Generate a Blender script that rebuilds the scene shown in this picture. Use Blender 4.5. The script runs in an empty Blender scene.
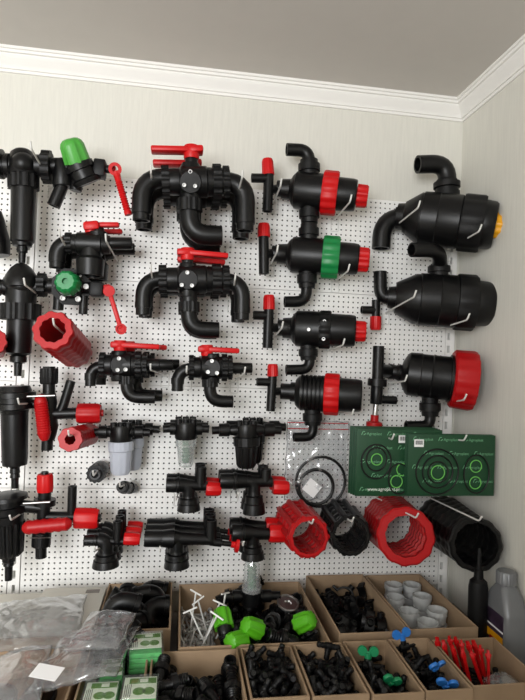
import bpy, bmesh, math, random
from mathutils import Vector, Matrix, Euler
random.seed(7)
C = bpy.context.scene.collection
PI = math.pi

# ------------------------------------------------------------------ camera
F_PX, YAW, PIT, ROL, DIST = 543.07, 0.1488085, 0.0168116, 0.0376375, 1.5679
_cy, _sy, _cp, _sp = math.cos(YAW), math.sin(YAW), math.cos(PIT), math.sin(PIT)
FWD = Vector((_sy*_cp, _cy*_cp, _sp))
_R0 = Vector((_cy, -_sy, 0)); _U0 = _R0.cross(FWD)
RGT = math.cos(ROL)*_R0 + math.sin(ROL)*_U0
UPV = -math.sin(ROL)*_R0 + math.cos(ROL)*_U0
EYE = Vector((0, -DIST, 0))
cam = bpy.data.cameras.new('camera')
cam.sensor_fit = 'VERTICAL'; cam.sensor_height = 24.0; cam.sensor_width = 18.0
cam.lens = F_PX/700*24.0; cam.clip_start = .05
co = bpy.data.objects.new('camera', cam); C.objects.link(co)
co.matrix_world = Matrix(((RGT.x, UPV.x, -FWD.x, EYE.x), (RGT.y, UPV.y, -FWD.y, EYE.y), (RGT.z, UPV.z, -FWD.z, EYE.z), (0, 0, 0, 1)))
bpy.context.scene.camera = co

def ray(x, y): return FWD + RGT*((x-262.5)/F_PX) - UPV*((y-350)/F_PX)
def Q(x, y, d):                       # a point d metres in front of the pegboard
    r = ray(x, y); return EYE + r*((DIST-d)/r.y)
def QZ(x, y, z):                      # a point at height z
    r = ray(x, y); return EYE + r*(z/r.z)
def mpp(p): return (p-EYE).dot(FWD)/F_PX

# ------------------------------------------------------------------ mesh builder
def frame(ax):
    ax = ax.normalized()
    u = ax.cross(Vector((0, 0, 1)) if abs(ax.z) < .9 else Vector((1, 0, 0))).normalized()
    return ax, u, ax.cross(u)
def cyl(r, c=.05): return [(0, 0), (0, r*.93), (c, r), (1-c, r), (1, r*.93), (1, 0)]
def flat(r): return [(0, 0), (0, r), (1, r), (1, 0)]
def hol(r, deep=.6, k=.78): return [(0, 0), (0, r), (.96, r), (1, r*.94), (1, r*k), (1-deep, r*k), (1-deep, 0)]
def cone(r0, r1): return [(0, 0), (0, r0), (1, r1), (1, 0)]
def ribs(r, n, dr=.1, duty=.5):
    p = [(0, 0)]
    for i in range(n):
        a = i/n; b = a+duty/n; e = .12/n
        p += [(a, r*(1-dr)), (a+e, r), (b, r), (b+e, r*(1-dr))]
    return p+[(1, r*(1-dr)), (1, 0)]
def barbs(r, n, dr=.14):
    p = [(0, 0)]
    for i in range(n): p += [(i/n, r*(1-dr)), ((i+.85)/n, r), ((i+.87)/n, r*(1-dr))]
    return p+[(1, r*(1-dr)), (1, 0)]
class MB:
    def __init__(s, d=0.0, world=False):
        s.v = []; s.f = []; s.d = d; s.w = world
    def pt(s, p):
        if isinstance(p, Vector): return p, (1.0 if s.w else mpp(p))
        if s.w: return Vector(p), 1.0
        q = Q(p[0], p[1], p[2] if len(p) > 2 else s.d); return q, mpp(q)
    def L(s, a, b, prof, n=20, mod=None, ph=0.0, ell=None):
        A, sa = s.pt(a); B, sb = s.pt(b); ax, u, w = frame(B-A); D = B-A
        if mod: n = mod[0]*4
        base = None; prev = None; first = True
        for t, r in prof:
            sc = sa+(sb-sa)*min(max(t, 0), 1); o = A+D*t; r = r*sc
            if r < 1e-9:
                s.v.append(o); cur = [len(s.v)-1]
            else:
                cur = []
                for k in range(n):
                    g = 2*PI*k/n+ph; rr = r
                    if mod and k % 4 >= 2: rr = r*(1-mod[1])
                    x, y = math.cos(g), math.sin(g)
                    if ell: x, y = x*ell[0], y*ell[1]
                    s.v.append(o+(u*x+w*y)*rr); cur.append(len(s.v)-1)
            if prev is not None:
                if len(prev) == 1 and len(cur) > 1:
                    for k in range(n): s.f.append((prev[0], cur[(k+1) % n], cur[k]))
                elif len(cur) == 1 and len(prev) > 1:
                    for k in range(n): s.f.append((prev[k], prev[(k+1) % n], cur[0]))
                elif len(cur) > 1:
                    for k in range(n): s.f.append((prev[k], prev[(k+1) % n], cur[(k+1) % n], cur[k]))
            prev = cur
        return s
    def T(s, pts, r, bend=None, ho='', n=14, rad=None, closed=False):
        P = [s.pt(p) for p in pts]; W = [p[0] for p in P]; sc = [p[1] for p in P]
        pl = []; rr = []
        R = rad or [r]*len(W)
        if bend is None: bend = r*2.2
        for i, p in enumerate(W):
            if closed or i in (0, len(W)-1): pl.append(p); rr.append(R[i]*sc[i]); continue
            a = (W[i-1]-p); b = (W[i+1]-p); la, lb = a.length, b.length
            bd = min(bend*sc[i], la*.49 if i > 1 else la*.95, lb*.49 if i < len(W)-2 else lb*.95)
            a = p+a.normalized()*bd; b = p+b.normalized()*bd
            N = 7
            for k in range(N+1):                                  # quadratic arc
                t = k/N; pl.append(a*(1-t)**2+p*2*t*(1-t)+b*t*t); rr.append(R[i]*sc[i])
        m = len(pl)
        tg = []
        for i in range(m):
            if closed: tg.append((pl[(i+1) % m]-pl[i-1]).normalized())
            else: tg.append((pl[min(i+1, m-1)]-pl[max(i-1, 0)]).normalized())
        _, u, w = frame(tg[0]); rings = []
        for i in range(m):
            u = (u-tg[i]*u.dot(tg[i])).normalized(); w = tg[i].cross(u)
            b0 = len(s.v)
            for k in range(n): s.v.append(pl[i]+(u*math.cos(2*PI*k/n)+w*math.sin(2*PI*k/n))*rr[i])
            rings.append((b0, u.copy(), w.copy()))
        def join(a, b):
            for k in range(n): s.f.append((a+k, a+(k+1) % n, b+(k+1) % n, b+k))
        for i in range(m-1): join(rings[i][0], rings[i+1][0])
        if closed:
            join(rings[-1][0], rings[0][0]); return s
        for end in (0, 1):
            i = -1 if end else 0; b0, u, w = rings[i]; o = pl[i]; t = tg[i]*(1 if end else -1); R0 = rr[i]
            if ('e' if end else 's') in ho:
                for q, inw in ((.76, 0), (.76, 2.2)):
                    b1 = len(s.v)
                    for k in range(n): s.v.append(o-t*R0*inw+(u*math.cos(2*PI*k/n)+w*math.sin(2*PI*k/n))*R0*q)
                    join(b0, b1) if end else join(b1, b0)
                    b0 = b1
            c = tuple(b0+k for k in range(n)); s.f.append(c if end else c[::-1])
        return s
    def bm(s, b, M=None):
        b.verts.ensure_lookup_table(); o = len(s.v)
        for i, v in enumerate(b.verts): v.index = i; s.v.append(M @ v.co if M else v.co.copy())
        for f in b.faces: s.f.append(tuple(o+v.index for v in f.verts))
        b.free(); return s
    def box(s, c, size, rot=None, bev=0.0, seg=2):                 # world coordinates
        b = bmesh.new(); bmesh.ops.create_cube(b, size=1.0)
        for v in b.verts: v.co = Vector((v.co.x*size[0], v.co.y*size[1], v.co.z*size[2]))
        if bev: bmesh.ops.bevel(b, geom=list(b.edges), offset=bev, segments=seg, affect='EDGES', profile=.5)
        M = Matrix.Translation(Vector(c))
        if rot is not None: M = M @ (rot.to_4x4() if isinstance(rot, Matrix) else Euler(rot).to_matrix().to_4x4())
        return s.bm(b, M)
    def bar(s, a, b, w, h, bev=.25):                               # bar from a to b (px), w across in the picture, h in depth
        A, sa = s.pt(a); B, sb = s.pt(b); x = (B-A).normalized(); y = Vector((0, 1, 0)); y = (y-x*y.dot(x)).normalized(); z = x.cross(y)
        rot = Matrix((x, y, z)).transposed(); k = (sa+sb)/2
        return s.box((A+B)/2, ((B-A).length, h*k, w*k), rot, bev*min(w, h)*k)
    def torus(s, c, ax, R, r, n=28, m=8, ell=(1, 1)):              # world metres
        _, u, w = frame(Vector(ax)); c = Vector(c)
        o = len(s.v)
        for i in range(n):
            g = 2*PI*i/n; rd = u*math.cos(g)*ell[0]+w*math.sin(g)*ell[1]; rn = rd.normalized()
            for j in range(m):
                h = 2*PI*j/m; s.v.append(c+rd*R+rn*math.cos(h)*r+Vector(ax).normalized()*math.sin(h)*r)
        for i in range(n):
            for j in range(m): s.f.append((o+i*m+j, o+((i+1) % n)*m+j, o+((i+1) % n)*m+(j+1) % m, o+i*m+(j+1) % m))
        return s
    def ball(s, p, r, n=10):
        A, k = s.pt(p); b = bmesh.new(); bmesh.ops.create_uvsphere(b, u_segments=n, v_segments=max(4, n//2+1), radius=r*k)
        return s.bm(b, Matrix.Translation(A))
    def mesh(s, name, mat, origin=Vector()):
        me = bpy.data.meshes.new(name)
        me.from_pydata([tuple(v-origin) for v in s.v], [], s.f)
        b = bmesh.new(); b.from_mesh(me); bmesh.ops.recalc_face_normals(b, faces=b.faces); b.to_mesh(me); b.free()
        for p in me.polygons: p.use_smooth = True
        me.set_sharp_from_angle(angle=math.radians(36))
        me.materials.append(mat); return me

def props(o, label=None, cat=None, group=None, kind=None):
    for k, v in (('label', label), ('category', cat), ('group', group), ('kind', kind)):
        if v: o[k] = v
    return o
def thing(name, label, cat, at, group=None):
    o = bpy.data.objects.new(name, None); o.empty_display_size = .02; C.objects.link(o); o.location = at
    return props(o, label, cat, group)
def part(name, mb, mat, root, parent=None, label=None):
    o = bpy.data.objects.new(name, mb.mesh(name, mat, Vector(root.location))); C.objects.link(o)
    o.parent = parent or root
    if label: o['label'] = label
    return o
def solo(name, mb, mat, label, cat, at, group=None, kind=None):
    o = bpy.data.objects.new(name, mb.mesh(name, mat, Vector(at))); C.objects.link(o); o.location = at
    return props(o, label, cat, group, kind)
def dup(root, off=None, label=None, loc=None, rot=None):
    def cp(o, par):
        c = o.copy(); C.objects.link(c)
        if par: c.parent = par
        for ch in KIDS(o): cp(ch, c)
        return c
    r = cp(root, None)
    if off is not None: r.location = Vector(root.location)+Vector(off)
    if loc is not None: r.location = loc
    if rot is not None: r.rotation_euler = rot
    if label: r['label'] = label
    return r
def KIDS(o): return [c for c in C.objects if c.parent == o]

# ------------------------------------------------------------------ materials
def lin(c): return tuple(((x/255)/12.92 if x/255 <= .04045 else ((x/255+.055)/1.055)**2.4) for x in c)
def mat(name, rgb, rough=.45, metal=0.0, spec=.5, bump=0.0, bscale=60, bstretch=(1, 1, 1), var=0.0, vscale=20, trans=0.0, alpha=1.0, sss=0.0, vstretch=(1, 1, 1), coat=0.0):
    m = bpy.data.materials.new(name); m.use_nodes = True
    nt = m.node_tree; b = nt.nodes['Principled BSDF']
    col = lin(rgb)+(1,)
    b.inputs['Base Color'].default_value = col; b.inputs['Roughness'].default_value = rough
    b.inputs['Metallic'].default_value = metal; b.inputs['Specular IOR Level'].default_value = spec
    b.inputs['Transmission Weight'].default_value = trans; b.inputs['Alpha'].default_value = alpha
    b.inputs['Subsurface Weight'].default_value = sss; b.inputs['Coat Weight'].default_value = coat
    if sss: b.inputs['Subsurface Radius'].default_value = (.01, .01, .01)
    def noise(sc, st):
        tc = nt.nodes.new('ShaderNodeTexCoord'); mp = nt.nodes.new('ShaderNodeMapping'); mp.inputs['Scale'].default_value = st
        nz = nt.nodes.new('ShaderNodeTexNoise'); nz.inputs['Scale'].default_value = sc; nz.inputs['Detail'].default_value = 5
        nt.links.new(tc.outputs['Object'], mp.inputs['Vector']); nt.links.new(mp.outputs[0], nz.inputs['Vector']); return nz
    if bump:
        nz = noise(bscale, bstretch); bp = nt.nodes.new('ShaderNodeBump'); bp.inputs['Strength'].default_value = bump; bp.inputs['Distance'].default_value = .002
        nt.links.new(nz.outputs[0], bp.inputs['Height']); nt.links.new(bp.outputs[0], b.inputs['Normal'])
    if var:
        nz = noise(vscale, vstretch); rp = nt.nodes.new('ShaderNodeValToRGB')
        rp.color_ramp.elements[0].position = .3; rp.color_ramp.elements[1].position = .7
        rp.color_ramp.elements[0].color = tuple(c*(1-var) for c in col[:3])+(1,); rp.color_ramp.elements[1].color = tuple(min(1, c*(1+var)) for c in col[:3])+(1,)
        nt.links.new(nz.outputs[0], rp.inputs[0]); nt.links.new(rp.outputs[0], b.inputs['Base Color'])
    return m
M = {}
M['black'] = mat('black_plastic', (10, 10, 11), .38, spec=.33, bump=.08, bscale=250)
M['black2'] = mat('matte_black_plastic', (10, 10, 11), .5, spec=.3, bump=.12, bscale=200)
M['rubber'] = mat('black_rubber', (15, 15, 15), .5, spec=.4)
M['red'] = mat('red_plastic', (196, 14, 18), .42, spec=.35, bump=.05, bscale=200)
M['dred'] = mat('dark_red_plastic', (172, 10, 16), .42, spec=.35, bump=.05, bscale=200)
M['green'] = mat('green_plastic', (74, 160, 60), .4, bump=.05, bscale=200)
M['dgreen'] = mat('dark_green_plastic', (20, 128, 66), .4)
M['lime'] = mat('lime_green_plastic', (84, 172, 26), .4)
M['yellow'] = mat('yellow_plastic', (245, 172, 22), .4)
M['blue'] = mat('blue_plastic', (45, 120, 205), .4)
M['teal'] = mat('teal_green_plastic', (25, 135, 85), .4)
M['metal'] = mat('steel', (190, 190, 188), .3, metal=1.0)
M['zinc'] = mat('zinc_screw', (205, 205, 203), .4, metal=.6)
M['wire'] = mat('white_enamelled_wire', (232, 232, 228), .3)
M['tagc'] = mat('clear_tag_plastic', (235, 238, 240), .15, trans=.0, alpha=.22)
M['board'] = mat('white_enamelled_steel', (247, 246, 243), .42, spec=.35)
M['card'] = mat('cardboard', (158, 134, 108), .85, spec=.2, var=.1, vscale=12, bump=.15, bscale=300, bstretch=(1, 1, .1))
M['carton'] = mat('white_carton', (218, 214, 203), .6, var=.03)
M['gcard'] = mat('green_printed_card', (14, 64, 36), .5, var=.08, vscale=14)
M['gprint'] = mat('pale_green_print', (112, 168, 128), .5)
M['wprint'] = mat('white_print', (235, 238, 232), .5)
M['white'] = mat('white_paper', (240, 240, 240), .7)
M['ink'] = mat('black_ink', (25, 25, 25), .6)
M['gring'] = mat('light_green_rubber', (110, 190, 90), .45)
M['milky'] = mat('milky_plastic', (205, 210, 222), .3, trans=.25, sss=.2)
M['frost'] = mat('frosted_white_plastic', (232, 234, 234), .5, trans=.5)
M['grey'] = mat('silver_grey_plastic', (122, 124, 127), .35, spec=.5, metal=.2)
M['dgrey'] = mat('dark_grey_plastic', (62, 63, 66), .4)
M['filterg'] = mat('green_filter_mesh', (40, 105, 70), .6)
M['wall'] = mat('cream_wallpaper', (222, 220, 211), .8, spec=.25, bump=.35, bscale=40, bstretch=(6, 6, .35), var=.035, vscale=30, vstretch=(5, 5, .3))
M['ceil'] = mat('ceiling_paint', (206, 201, 195), .9, spec=.1, var=.01)
M['crown'] = mat('white_cornice_paint', (242, 240, 236), .6, spec=.3)
M['floor'] = mat('floor_laminate', (150, 142, 132), .5, var=.1, vscale=6, vstretch=(1, 8, 1))
M['lam'] = mat('grey_laminate', (120, 112, 104), .5, var=.04)
def film(name, tint, mixd, rough=.12, gloss=1.0):
    m = bpy.data.materials.new(name); m.use_nodes = True; nt = m.node_tree; nt.nodes.clear()
    out = nt.nodes.new('ShaderNodeOutputMaterial'); tr = nt.nodes.new('ShaderNodeBsdfTransparent'); tr.inputs[0].default_value = tint
    df = nt.nodes.new('ShaderNodeBsdfDiffuse'); df.inputs[0].default_value = (.9, .91, .92, 1); gl = nt.nodes.new('ShaderNodeBsdfGlossy'); gl.inputs['Roughness'].default_value = rough
    m1 = nt.nodes.new('ShaderNodeMixShader'); m2 = nt.nodes.new('ShaderNodeMixShader'); lf = nt.nodes.new('ShaderNodeLayerWeight'); lf.inputs[0].default_value = .5; lp = nt.nodes.new('ShaderNodeMath'); lp.operation = 'POWER'; lp.inputs[1].default_value = 3.5; lw = nt.nodes.new('ShaderNodeMath'); lw.operation = 'MULTIPLY_ADD'; lw.inputs[1].default_value = .6; lw.inputs[2].default_value = .07; nt.links.new(lf.outputs['Facing'], lp.inputs[0]); nt.links.new(lp.outputs[0], lw.inputs[0])
    m1.inputs[0].default_value = mixd
    nt.links.new(tr.outputs[0], m1.inputs[1]); nt.links.new(df.outputs[0], m1.inputs[2])
    mu = nt.nodes.new('ShaderNodeMath'); mu.operation = 'MULTIPLY'; mu.inputs[1].default_value = gloss; nt.links.new(lw.outputs[0], mu.inputs[0]); nt.links.new(mu.outputs[0], m2.inputs[0]); nt.links.new(m1.outputs[0], m2.inputs[1]); nt.links.new(gl.outputs[0], m2.inputs[2])
    nt.links.new(m2.outputs[0], out.inputs[0]); return m
M['film2'] = film('cloudy_plastic_film', (.9, .91, .92, 1), .12, .14, 1.6)
M['film'] = film('clear_plastic_film', (.94, .95, .96, 1), .12, .14, 1.4)
M['clear'] = film('clear_rigid_plastic', (.9, .93, .92, 1), .22, .08, 1.6)
M['crystal'] = film('clear_box_plastic', (.95, .97, .96, 1), .05, .05)

# ------------------------------------------------------------------ setting
CX, WY, CZ, FZ = .8483, .02, .8215, -1.45
XL, YF = -1.9, -2.7
BLK = .02
def slab(name, lo, hi, m, kind='structure', bev=0):
    mb = MB(world=True); lo, hi = Vector(lo), Vector(hi); mb.box((lo+hi)/2, hi-lo, None, bev)
    o = solo(name, mb, m, None, None, Vector((0, 0, 0)), None, kind); return o
slab('wall_back', (XL, WY, FZ), (CX, WY+.12, CZ), M['wall'])
slab('wall_right', (CX, YF, FZ), (CX+.12, WY+.12, CZ), M['wall'])
slab('floor', (XL-.12, YF-.12, FZ-.1), (CX+.12, WY+.12, FZ), M['floor'])
slab('ceiling', (XL-.12, YF-.12, CZ), (CX+.12, WY+.12, CZ+.1), M['ceil'])
WIN = (-1.35, -.25, -.35, .6)      # x0, x1, z0, z1 of the window opening in the wall behind the camera
slab('wall_left', (XL-.12, YF, FZ), (XL, WY+.12, CZ), M['wall'])
mb = MB(world=True)
for lo, hi in (((XL, YF-.12, FZ), (CX, YF, WIN[2])), ((XL, YF-.12, WIN[3]), (CX, YF, CZ)), ((XL, YF-.12, WIN[2]), (WIN[0], YF, WIN[3])), ((WIN[1], YF-.12, WIN[2]), (CX, YF, WIN[3]))):
    lo, hi = Vector(lo), Vector(hi); mb.box((lo+hi)/2, hi-lo)
solo('wall_front', mb, M['wall'], None, None, Vector((0, 0, 0)), None, 'structure')
wroot = thing('window_1', None, None, Vector(((WIN[0]+WIN[1])/2, YF, WIN[2]))); wroot['kind'] = 'structure'
mb = MB(world=True)
for x in (WIN[0]+.025, (WIN[0]+WIN[1])/2, WIN[1]-.025): mb.box((x, YF-.06, (WIN[2]+WIN[3])/2), (.05, .06, WIN[3]-WIN[2]), None, .006)
for z in (WIN[2]+.025, WIN[3]-.025): mb.box(((WIN[0]+WIN[1])/2, YF-.06, z), (WIN[1]-WIN[0], .06, .05), None, .006)
part('window_frame', mb, M['crown'], wroot)
# added unseen block behind the camera, keeps window light off the lower right
slab('light_blocker', (-.30, -2.02, FZ), (CX, -1.78, BLK), M['carton'])
# crown moulding: profile (distance from wall, drop from ceiling)
prof = [(0, .054), (.006, .054), (.008, .047), (.013, .047), (.015, .041), (.019, .036), (.027, .026), (.033, .019), (.034, .015), (.040, .014), (.042, .008), (.047, .007), (.047, 0), (0, 0)]
def crown(name, fn, a, b):
    mb = MB(world=True); n = len(prof)
    for t in (a, b):
        for q, h in prof: mb.v.append(fn(t, q, h))
    for i in range(n): mb.f.append((i, (i+1) % n, n+(i+1) % n, n+i))
    mb.f.append(tuple(range(n))); mb.f.append(tuple(range(n, 2*n)))
    solo(name, mb, M['crown'], None, None, Vector((0, 0, 0)), None, 'structure')
crown('trim_1', lambda t, q, h: Vector((t if t < 0 else CX-q, WY-q, CZ-h)), XL, 1)
crown('trim_2', lambda t, q, h: Vector((CX-q, t if t < -1 else WY-q, CZ-h)), YF, 1)
# ------------------------------------------------------------------ pegboard rack
PZ = [.4955, .2047, -.086, -.377]; PH = .2895
def pegmesh():
    mb = MB(world=True); p = .015; nx, nz = 80, 19; w, h = 1.209, PH; x0 = (w-p*nx)/2; z0 = (h-p*nz)/2; r = .0026
    xs = [0]+[x0+p*i for i in range(1, nx)]+[w]; zs = [0]+[z0+p*i for i in range(1, nz)]+[h]
    for i in range(nx):
        for j in range(nz):
            cx, cz = x0+p*(i+.5), z0+p*(j+.5); a, b, c, d = xs[i], xs[i+1], zs[j], zs[j+1]; o = len(mb.v)
            for q in ((b, cz), (b, d), (cx, d), (a, d), (a, cz), (a, c), (cx, c), (b, c)): mb.v.append(Vector((q[0], 0, q[1]-h)))
            for y in (0, .002):
                for k in range(8): mb.v.append(Vector((cx+r*math.cos(PI/4*k), y, cz+r*math.sin(PI/4*k)-h)))
            for k in range(8):
                l = (k+1) % 8; mb.f.append((o+k, o+l, o+8+l, o+8+k)); mb.f.append((o+8+k, o+8+l, o+16+l, o+16+k))
    for a, b in (((0, 0), (w, 0)), ((w, 0), (w, -h)), ((w, -h), (0, -h)), ((0, -h), (0, 0))):
        o = len(mb.v); mb.v += [Vector((a[0], 0, a[1])), Vector((b[0], 0, b[1])), Vector((b[0], .014, b[1])), Vector((a[0], .014, a[1]))]; mb.f.append((o, o+1, o+2, o+3))
    o = len(mb.v); mb.v += [Vector((.001, .0135, -.001)), Vector((w-.001, .0135, -.001)), Vector((w-.001, .0135, -h+.001)), Vector((.001, .0135, -h+.001))]; mb.f.append((o, o+1, o+2, o+3))  # added black sheet behind the holes, its colour stands in for shade
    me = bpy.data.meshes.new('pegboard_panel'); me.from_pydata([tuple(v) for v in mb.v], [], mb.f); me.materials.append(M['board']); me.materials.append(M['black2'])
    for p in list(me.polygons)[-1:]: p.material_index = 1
    return me
pm = pegmesh()
RK = ['topmost white perforated panel, behind the big three-way valves with paired red handles', 'second white perforated panel from the top, behind the smaller red-handled valves',
      'third white perforated panel from the top, behind the green spare-part cards', 'lowest white perforated panel, just above the cardboard boxes']
RL = ['topmost white perforated panel at the left picture edge, behind the filter with tilted green knob', 'second white perforated panel from the top at the left picture edge',
      'third white perforated panel from the top at the left picture edge', 'lowest white perforated panel at the left picture edge, above the flat carton']
for x0, lab in ((-.4075, RK), (-.443-1.209, RL)):
    for z, l in zip(PZ, lab):
        o = bpy.data.objects.new('pegboard_panel', pm); C.objects.link(o); o.location = (x0, 0, z); props(o, l, 'pegboard', 'white perforated panels of the display rack')
def post(xc, a, b, label):
    mb = MB(world=True); z0, z1 = -.717, .4955
    mb.box(((a+xc-.0043)/2, .008, (z0+z1)/2), (xc-.0043-a, .016, z1-z0)); mb.box(((b+xc+.0043)/2, .008, (z0+z1)/2), (b-xc-.0043, .016, z1-z0))
    z = z0; k = 0
    while z < z1-.02:
        mb.box((xc, .008, z+.0085), (.0086, .016, .017)); z += .039
    solo('rack_post', mb, M['board'], label, 'post', Vector((xc, .01, z0)), 'slotted posts of the display rack')
post(.8133, .8037, .832, 'white slotted upright post at the right end of the pegboard')
post(-.425, -.4405, -.4105, 'white slotted upright post behind the column of black filters on the left')

# ------------------------------------------------------------------ helpers for hanging goods
def begin(name, label, cat, c, d, group=None): return thing(name, label, cat, Q(c[0], c[1], d), group)
def O(root, name, m, d, *ops, par=None, label=None):
    mb = MB(d)
    for op in ops:
        k = op[0]; kw = op[-1] if isinstance(op[-1], dict) else {}; a = [x for x in op[1:] if not isinstance(x, dict)]
        getattr(mb, k)(*a, **kw)
    return part(name, mb, M[m], root, par, label)
def screw(root, x, y, d, r=2.6, par=None):
    O(root, 'screw', 'zinc', d, ('L', (x, y, d-.004), (x, y, d+.004), [(0, 0), (0, r*.85), (.6, r*.85), (1, r*.7), (1, r*.5), (.3, r*.5), (.3, 0)], {'n': 12}), par=par)
HG = 'white wire hooks on the pegboard'
def hook(label, base, tip, d=.26, up=6, pair=False):
    r = thing('wire_hook', label, 'hook', Q(base[0], base[1], 0), HG); rr = .0022
    B, T_ = Q(base[0], base[1], -.002), Q(tip[0], tip[1], d)
    mb = MB(world=True); n = (T_-B).normalized()
    e = T_+Vector((0, -.012, .0)) + Vector((0, 0, mpp(T_)*up))
    mb.T([B, T_, e], rr, bend=.008, n=8); part('prong', mb, M['wire'], r)
    mb = MB(world=True); s = .011
    mb.T([B+Vector((-s, .0, .004)), B+Vector((-s, -.005, 0)), B+Vector((-s, -.005, -.035)), B+Vector((s, -.005, -.035)), B+Vector((s, -.005, 0)), B+Vector((s, .0, .004))], .0015, bend=.004, n=6)
    mb.T([B+Vector((-s, -.005, -.004)), B+Vector((s, -.005, -.004))], .0015, n=6)
    part('mounting_clip', mb, M['wire'], r)
    return r

# ------------------------------------------------------------------ three-way valves
def valve(label, cx, cy, xl, xr, r, left, right, bot, han, d, scr, copies=0, copylabels=(), gap=.098, nr=1.12, group='black three-way valves with red handles'):
    t = begin('three_way_valve', label, 'valve', (cx, cy), d, group)
    w = (xr-xl)
    O(t, 'valve_body', 'black', d,
      ('L', (xl+w*.04, cy), (xr-w*.05, cy), [(0, 0), (0, r*.8), (.12, r*.86), (.24, r*.86), (.27, r), (.68, r), (.7, r*.92), (1, r*.86), (1, 0)], {'n': 28}),
      ('L', (cx, cy-r*1.15), (cx, cy+r*1.3), cyl(r*.62)),
      ('L', (cx, cy, d+r*.0026), (cx, cy, d-.01), cyl(r*.72)))
    for a, b, k in ((xl, xl+w*.11, nr*.93), (xr-w*.24, xr-w*.12, nr), (xr-w*.09, xr, nr*.9)):
        O(t, 'union_nut', 'black2', d, ('L', (a, cy), (b, cy), flat(r*k), {'mod': (14, .07)}))
    for side, sp in ((-1, left), (1, right)):
        x0 = xl if side < 0 else xr
        if sp[0] == 'elbow':
            _, y, tx, ey, rt = sp
            O(t, 'elbow', 'black', d, ('T', [(x0-side*6, y), (tx, y), (tx-.5, ey-7)], rt, {'bend': rt*2.3, 'n': 18}),
              ('L', (tx-.5, ey-8), (tx-.7, ey), hol(rt*.9)), ('L', (tx-.4, ey-13), (tx-.5, ey-7.5), flat(rt*1.03)))
        else:
            _, y, ex, rt = sp
            O(t, 'hose_tail', 'black', d, ('L', (x0-4, y), (ex, y), [(0, 0), (0, rt), (.55, rt), (.57, rt*.92), (.97, rt*.92), (1, rt*.86), (1, rt*.6), (.8, rt*.6), (.8, 0)]))
    vx, ny, ey, ex, rt = bot
    O(t, 'union_nut', 'black2', d, ('L', (vx, ny-1), (vx, ny+rt*1.1), flat(rt*1.3), {'mod': (12, .07)}))
    O(t, 'elbow', 'black', d, ('T', [(vx, cy+r*.9), (vx, ey), (ex-6, ey+.5)], rt, {'bend': rt*2.0, 'n': 18}), ('L', (ex-7, ey+.5), (ex, ey+.6), hol(rt*.97)))
    hx, tip, hy, hb = han; k = r/16; hw = max(5.6*k, 5.2)
    O(t, 'valve_stem', 'black', d, ('L', (hx, hy+4*k), (hx, cy-r*.8), cyl(6.5*k)))
    s = 1 if tip > hx else -1
    O(t, 'handle', 'red', d, ('bar', (hx-s*12*k, hy), (hx+s*2, hy+.3), hw*1.25, 17*k, .3), ('bar', (hx, hy+.3), (tip, hb), hw, 15*k, .3), ('L', (hx, hy-hw*.8), (hx, hy+9*k), cyl(8*k, .1)))
    for x, y in scr: screw(t, x, y, d+r*.0030)
    for i in range(copies):
        dup(t, (.016 if gap < .08 else 0, gap*(i+1), 0), copylabels[i])
    return t
valve('large black three-way valve with red handle pointing left, foremost of the top pair', 190.5, 182, 162, 229, 15.5, ('elbow', 178, 142, 221, 9.6), ('elbow', 182, 245.5, 231, 9.8), (189.5, 201, 235, 222, 10), (191.5, 151, 150.5, 150), .175,
      ((190.3, 171.5), (184.2, 185), (195.2, 186)), 1, ['large black three-way valve behind the foremost of the top pair'])
valve('large black three-way valve with red handle pointing right, foremost of the middle pair', 188, 279.5, 159, 229, 14, ('elbow', 279, 143.5, 315, 7.9), ('elbow', 281, 242.5, 320, 8), (189, 303, 329.5, 219, 8.2), (187.5, 228, 252.5, 256.5), .175,
      ((187.4, 272.5), (181.8, 285), (192, 285.5)), 1, ['large black three-way valve behind the foremost of the middle pair'])
valve('small black three-way valve with long red handle, above the milky-bowl line filter', 119, 365, 100, 147, 12.4, ('elbow', 366.5, 91, 386, 5.8), ('tail', 365, 173, 6.2), (126.8, 377, 397, 155, 6.2), (120, 160, 344.5, 347), .15,
      ((119, 358.5), (117.6, 370), (125.6, 369.5)), 1, ['small black three-way valve tucked behind the one above the milky-bowl line filter'], gap=.07)
valve('small black three-way valve with red handle, above the clear-bowl line filter', 212, 367.5, 189, 232, 12.2, ('elbow', 369, 178, 391, 6.4), ('tail', 368, 252, 5.6), (210, 380, 401, 233, 6.2), (207, 239, 349, 351), .15,
      ((212, 361), (208, 372), (217, 373)), 0)
# small valve with fat outlet, upper left
def fat_valve():
    d = .15; t = begin('three_way_valve', 'small black valve with forked red handle, hanging under the tilted green knob', 'valve', (91, 248), d, 'black three-way valves with red handles')
    O(t, 'valve_body', 'black', d, ('L', (68, 243), (110, 245), [(0, 0), (0, 9), (.2, 9.5), (.22, 11), (.8, 12), (.82, 10), (1, 9), (1, 0)], {'n': 24}), ('L', (91, 244), (90, 276), [(0, 0), (0, 10), (.4, 11), (.5, 14), (1, 13), (1, 10), (.8, 10), (.8, 0)], {'n': 24}), ('L', (98, 232), (98, 246), cyl(9)))
    O(t, 'elbow', 'black', d, ('T', [(72, 243), (57.5, 244), (57, 262)], 8.3, {'bend': 15}), ('L', (57, 261), (56.8, 268), hol(7.4)))
    O(t, 'hose_tail', 'black', d, ('L', (106, 243.5), (132, 243.5), hol(6.2)))
    O(t, 'union_nut', 'black2', d, ('L', (66, 243), (72, 243), flat(10.5), {'mod': (12, .08)}))
    O(t, 'valve_stem', 'black', d, ('L', (98, 228), (98, 240), cyl(6)))
    O(t, 'handle', 'red', d, ('bar', (84, 227.5), (100, 226), 9, 16, .3), ('bar', (96, 225), (119.5, 225), 5, 8, .4), ('L', (91, 223), (91, 233), cyl(6, .1)))
    dup(t, (0, .075, 0), 'small black valve tucked behind the one under the tilted green knob')
fat_valve()

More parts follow.
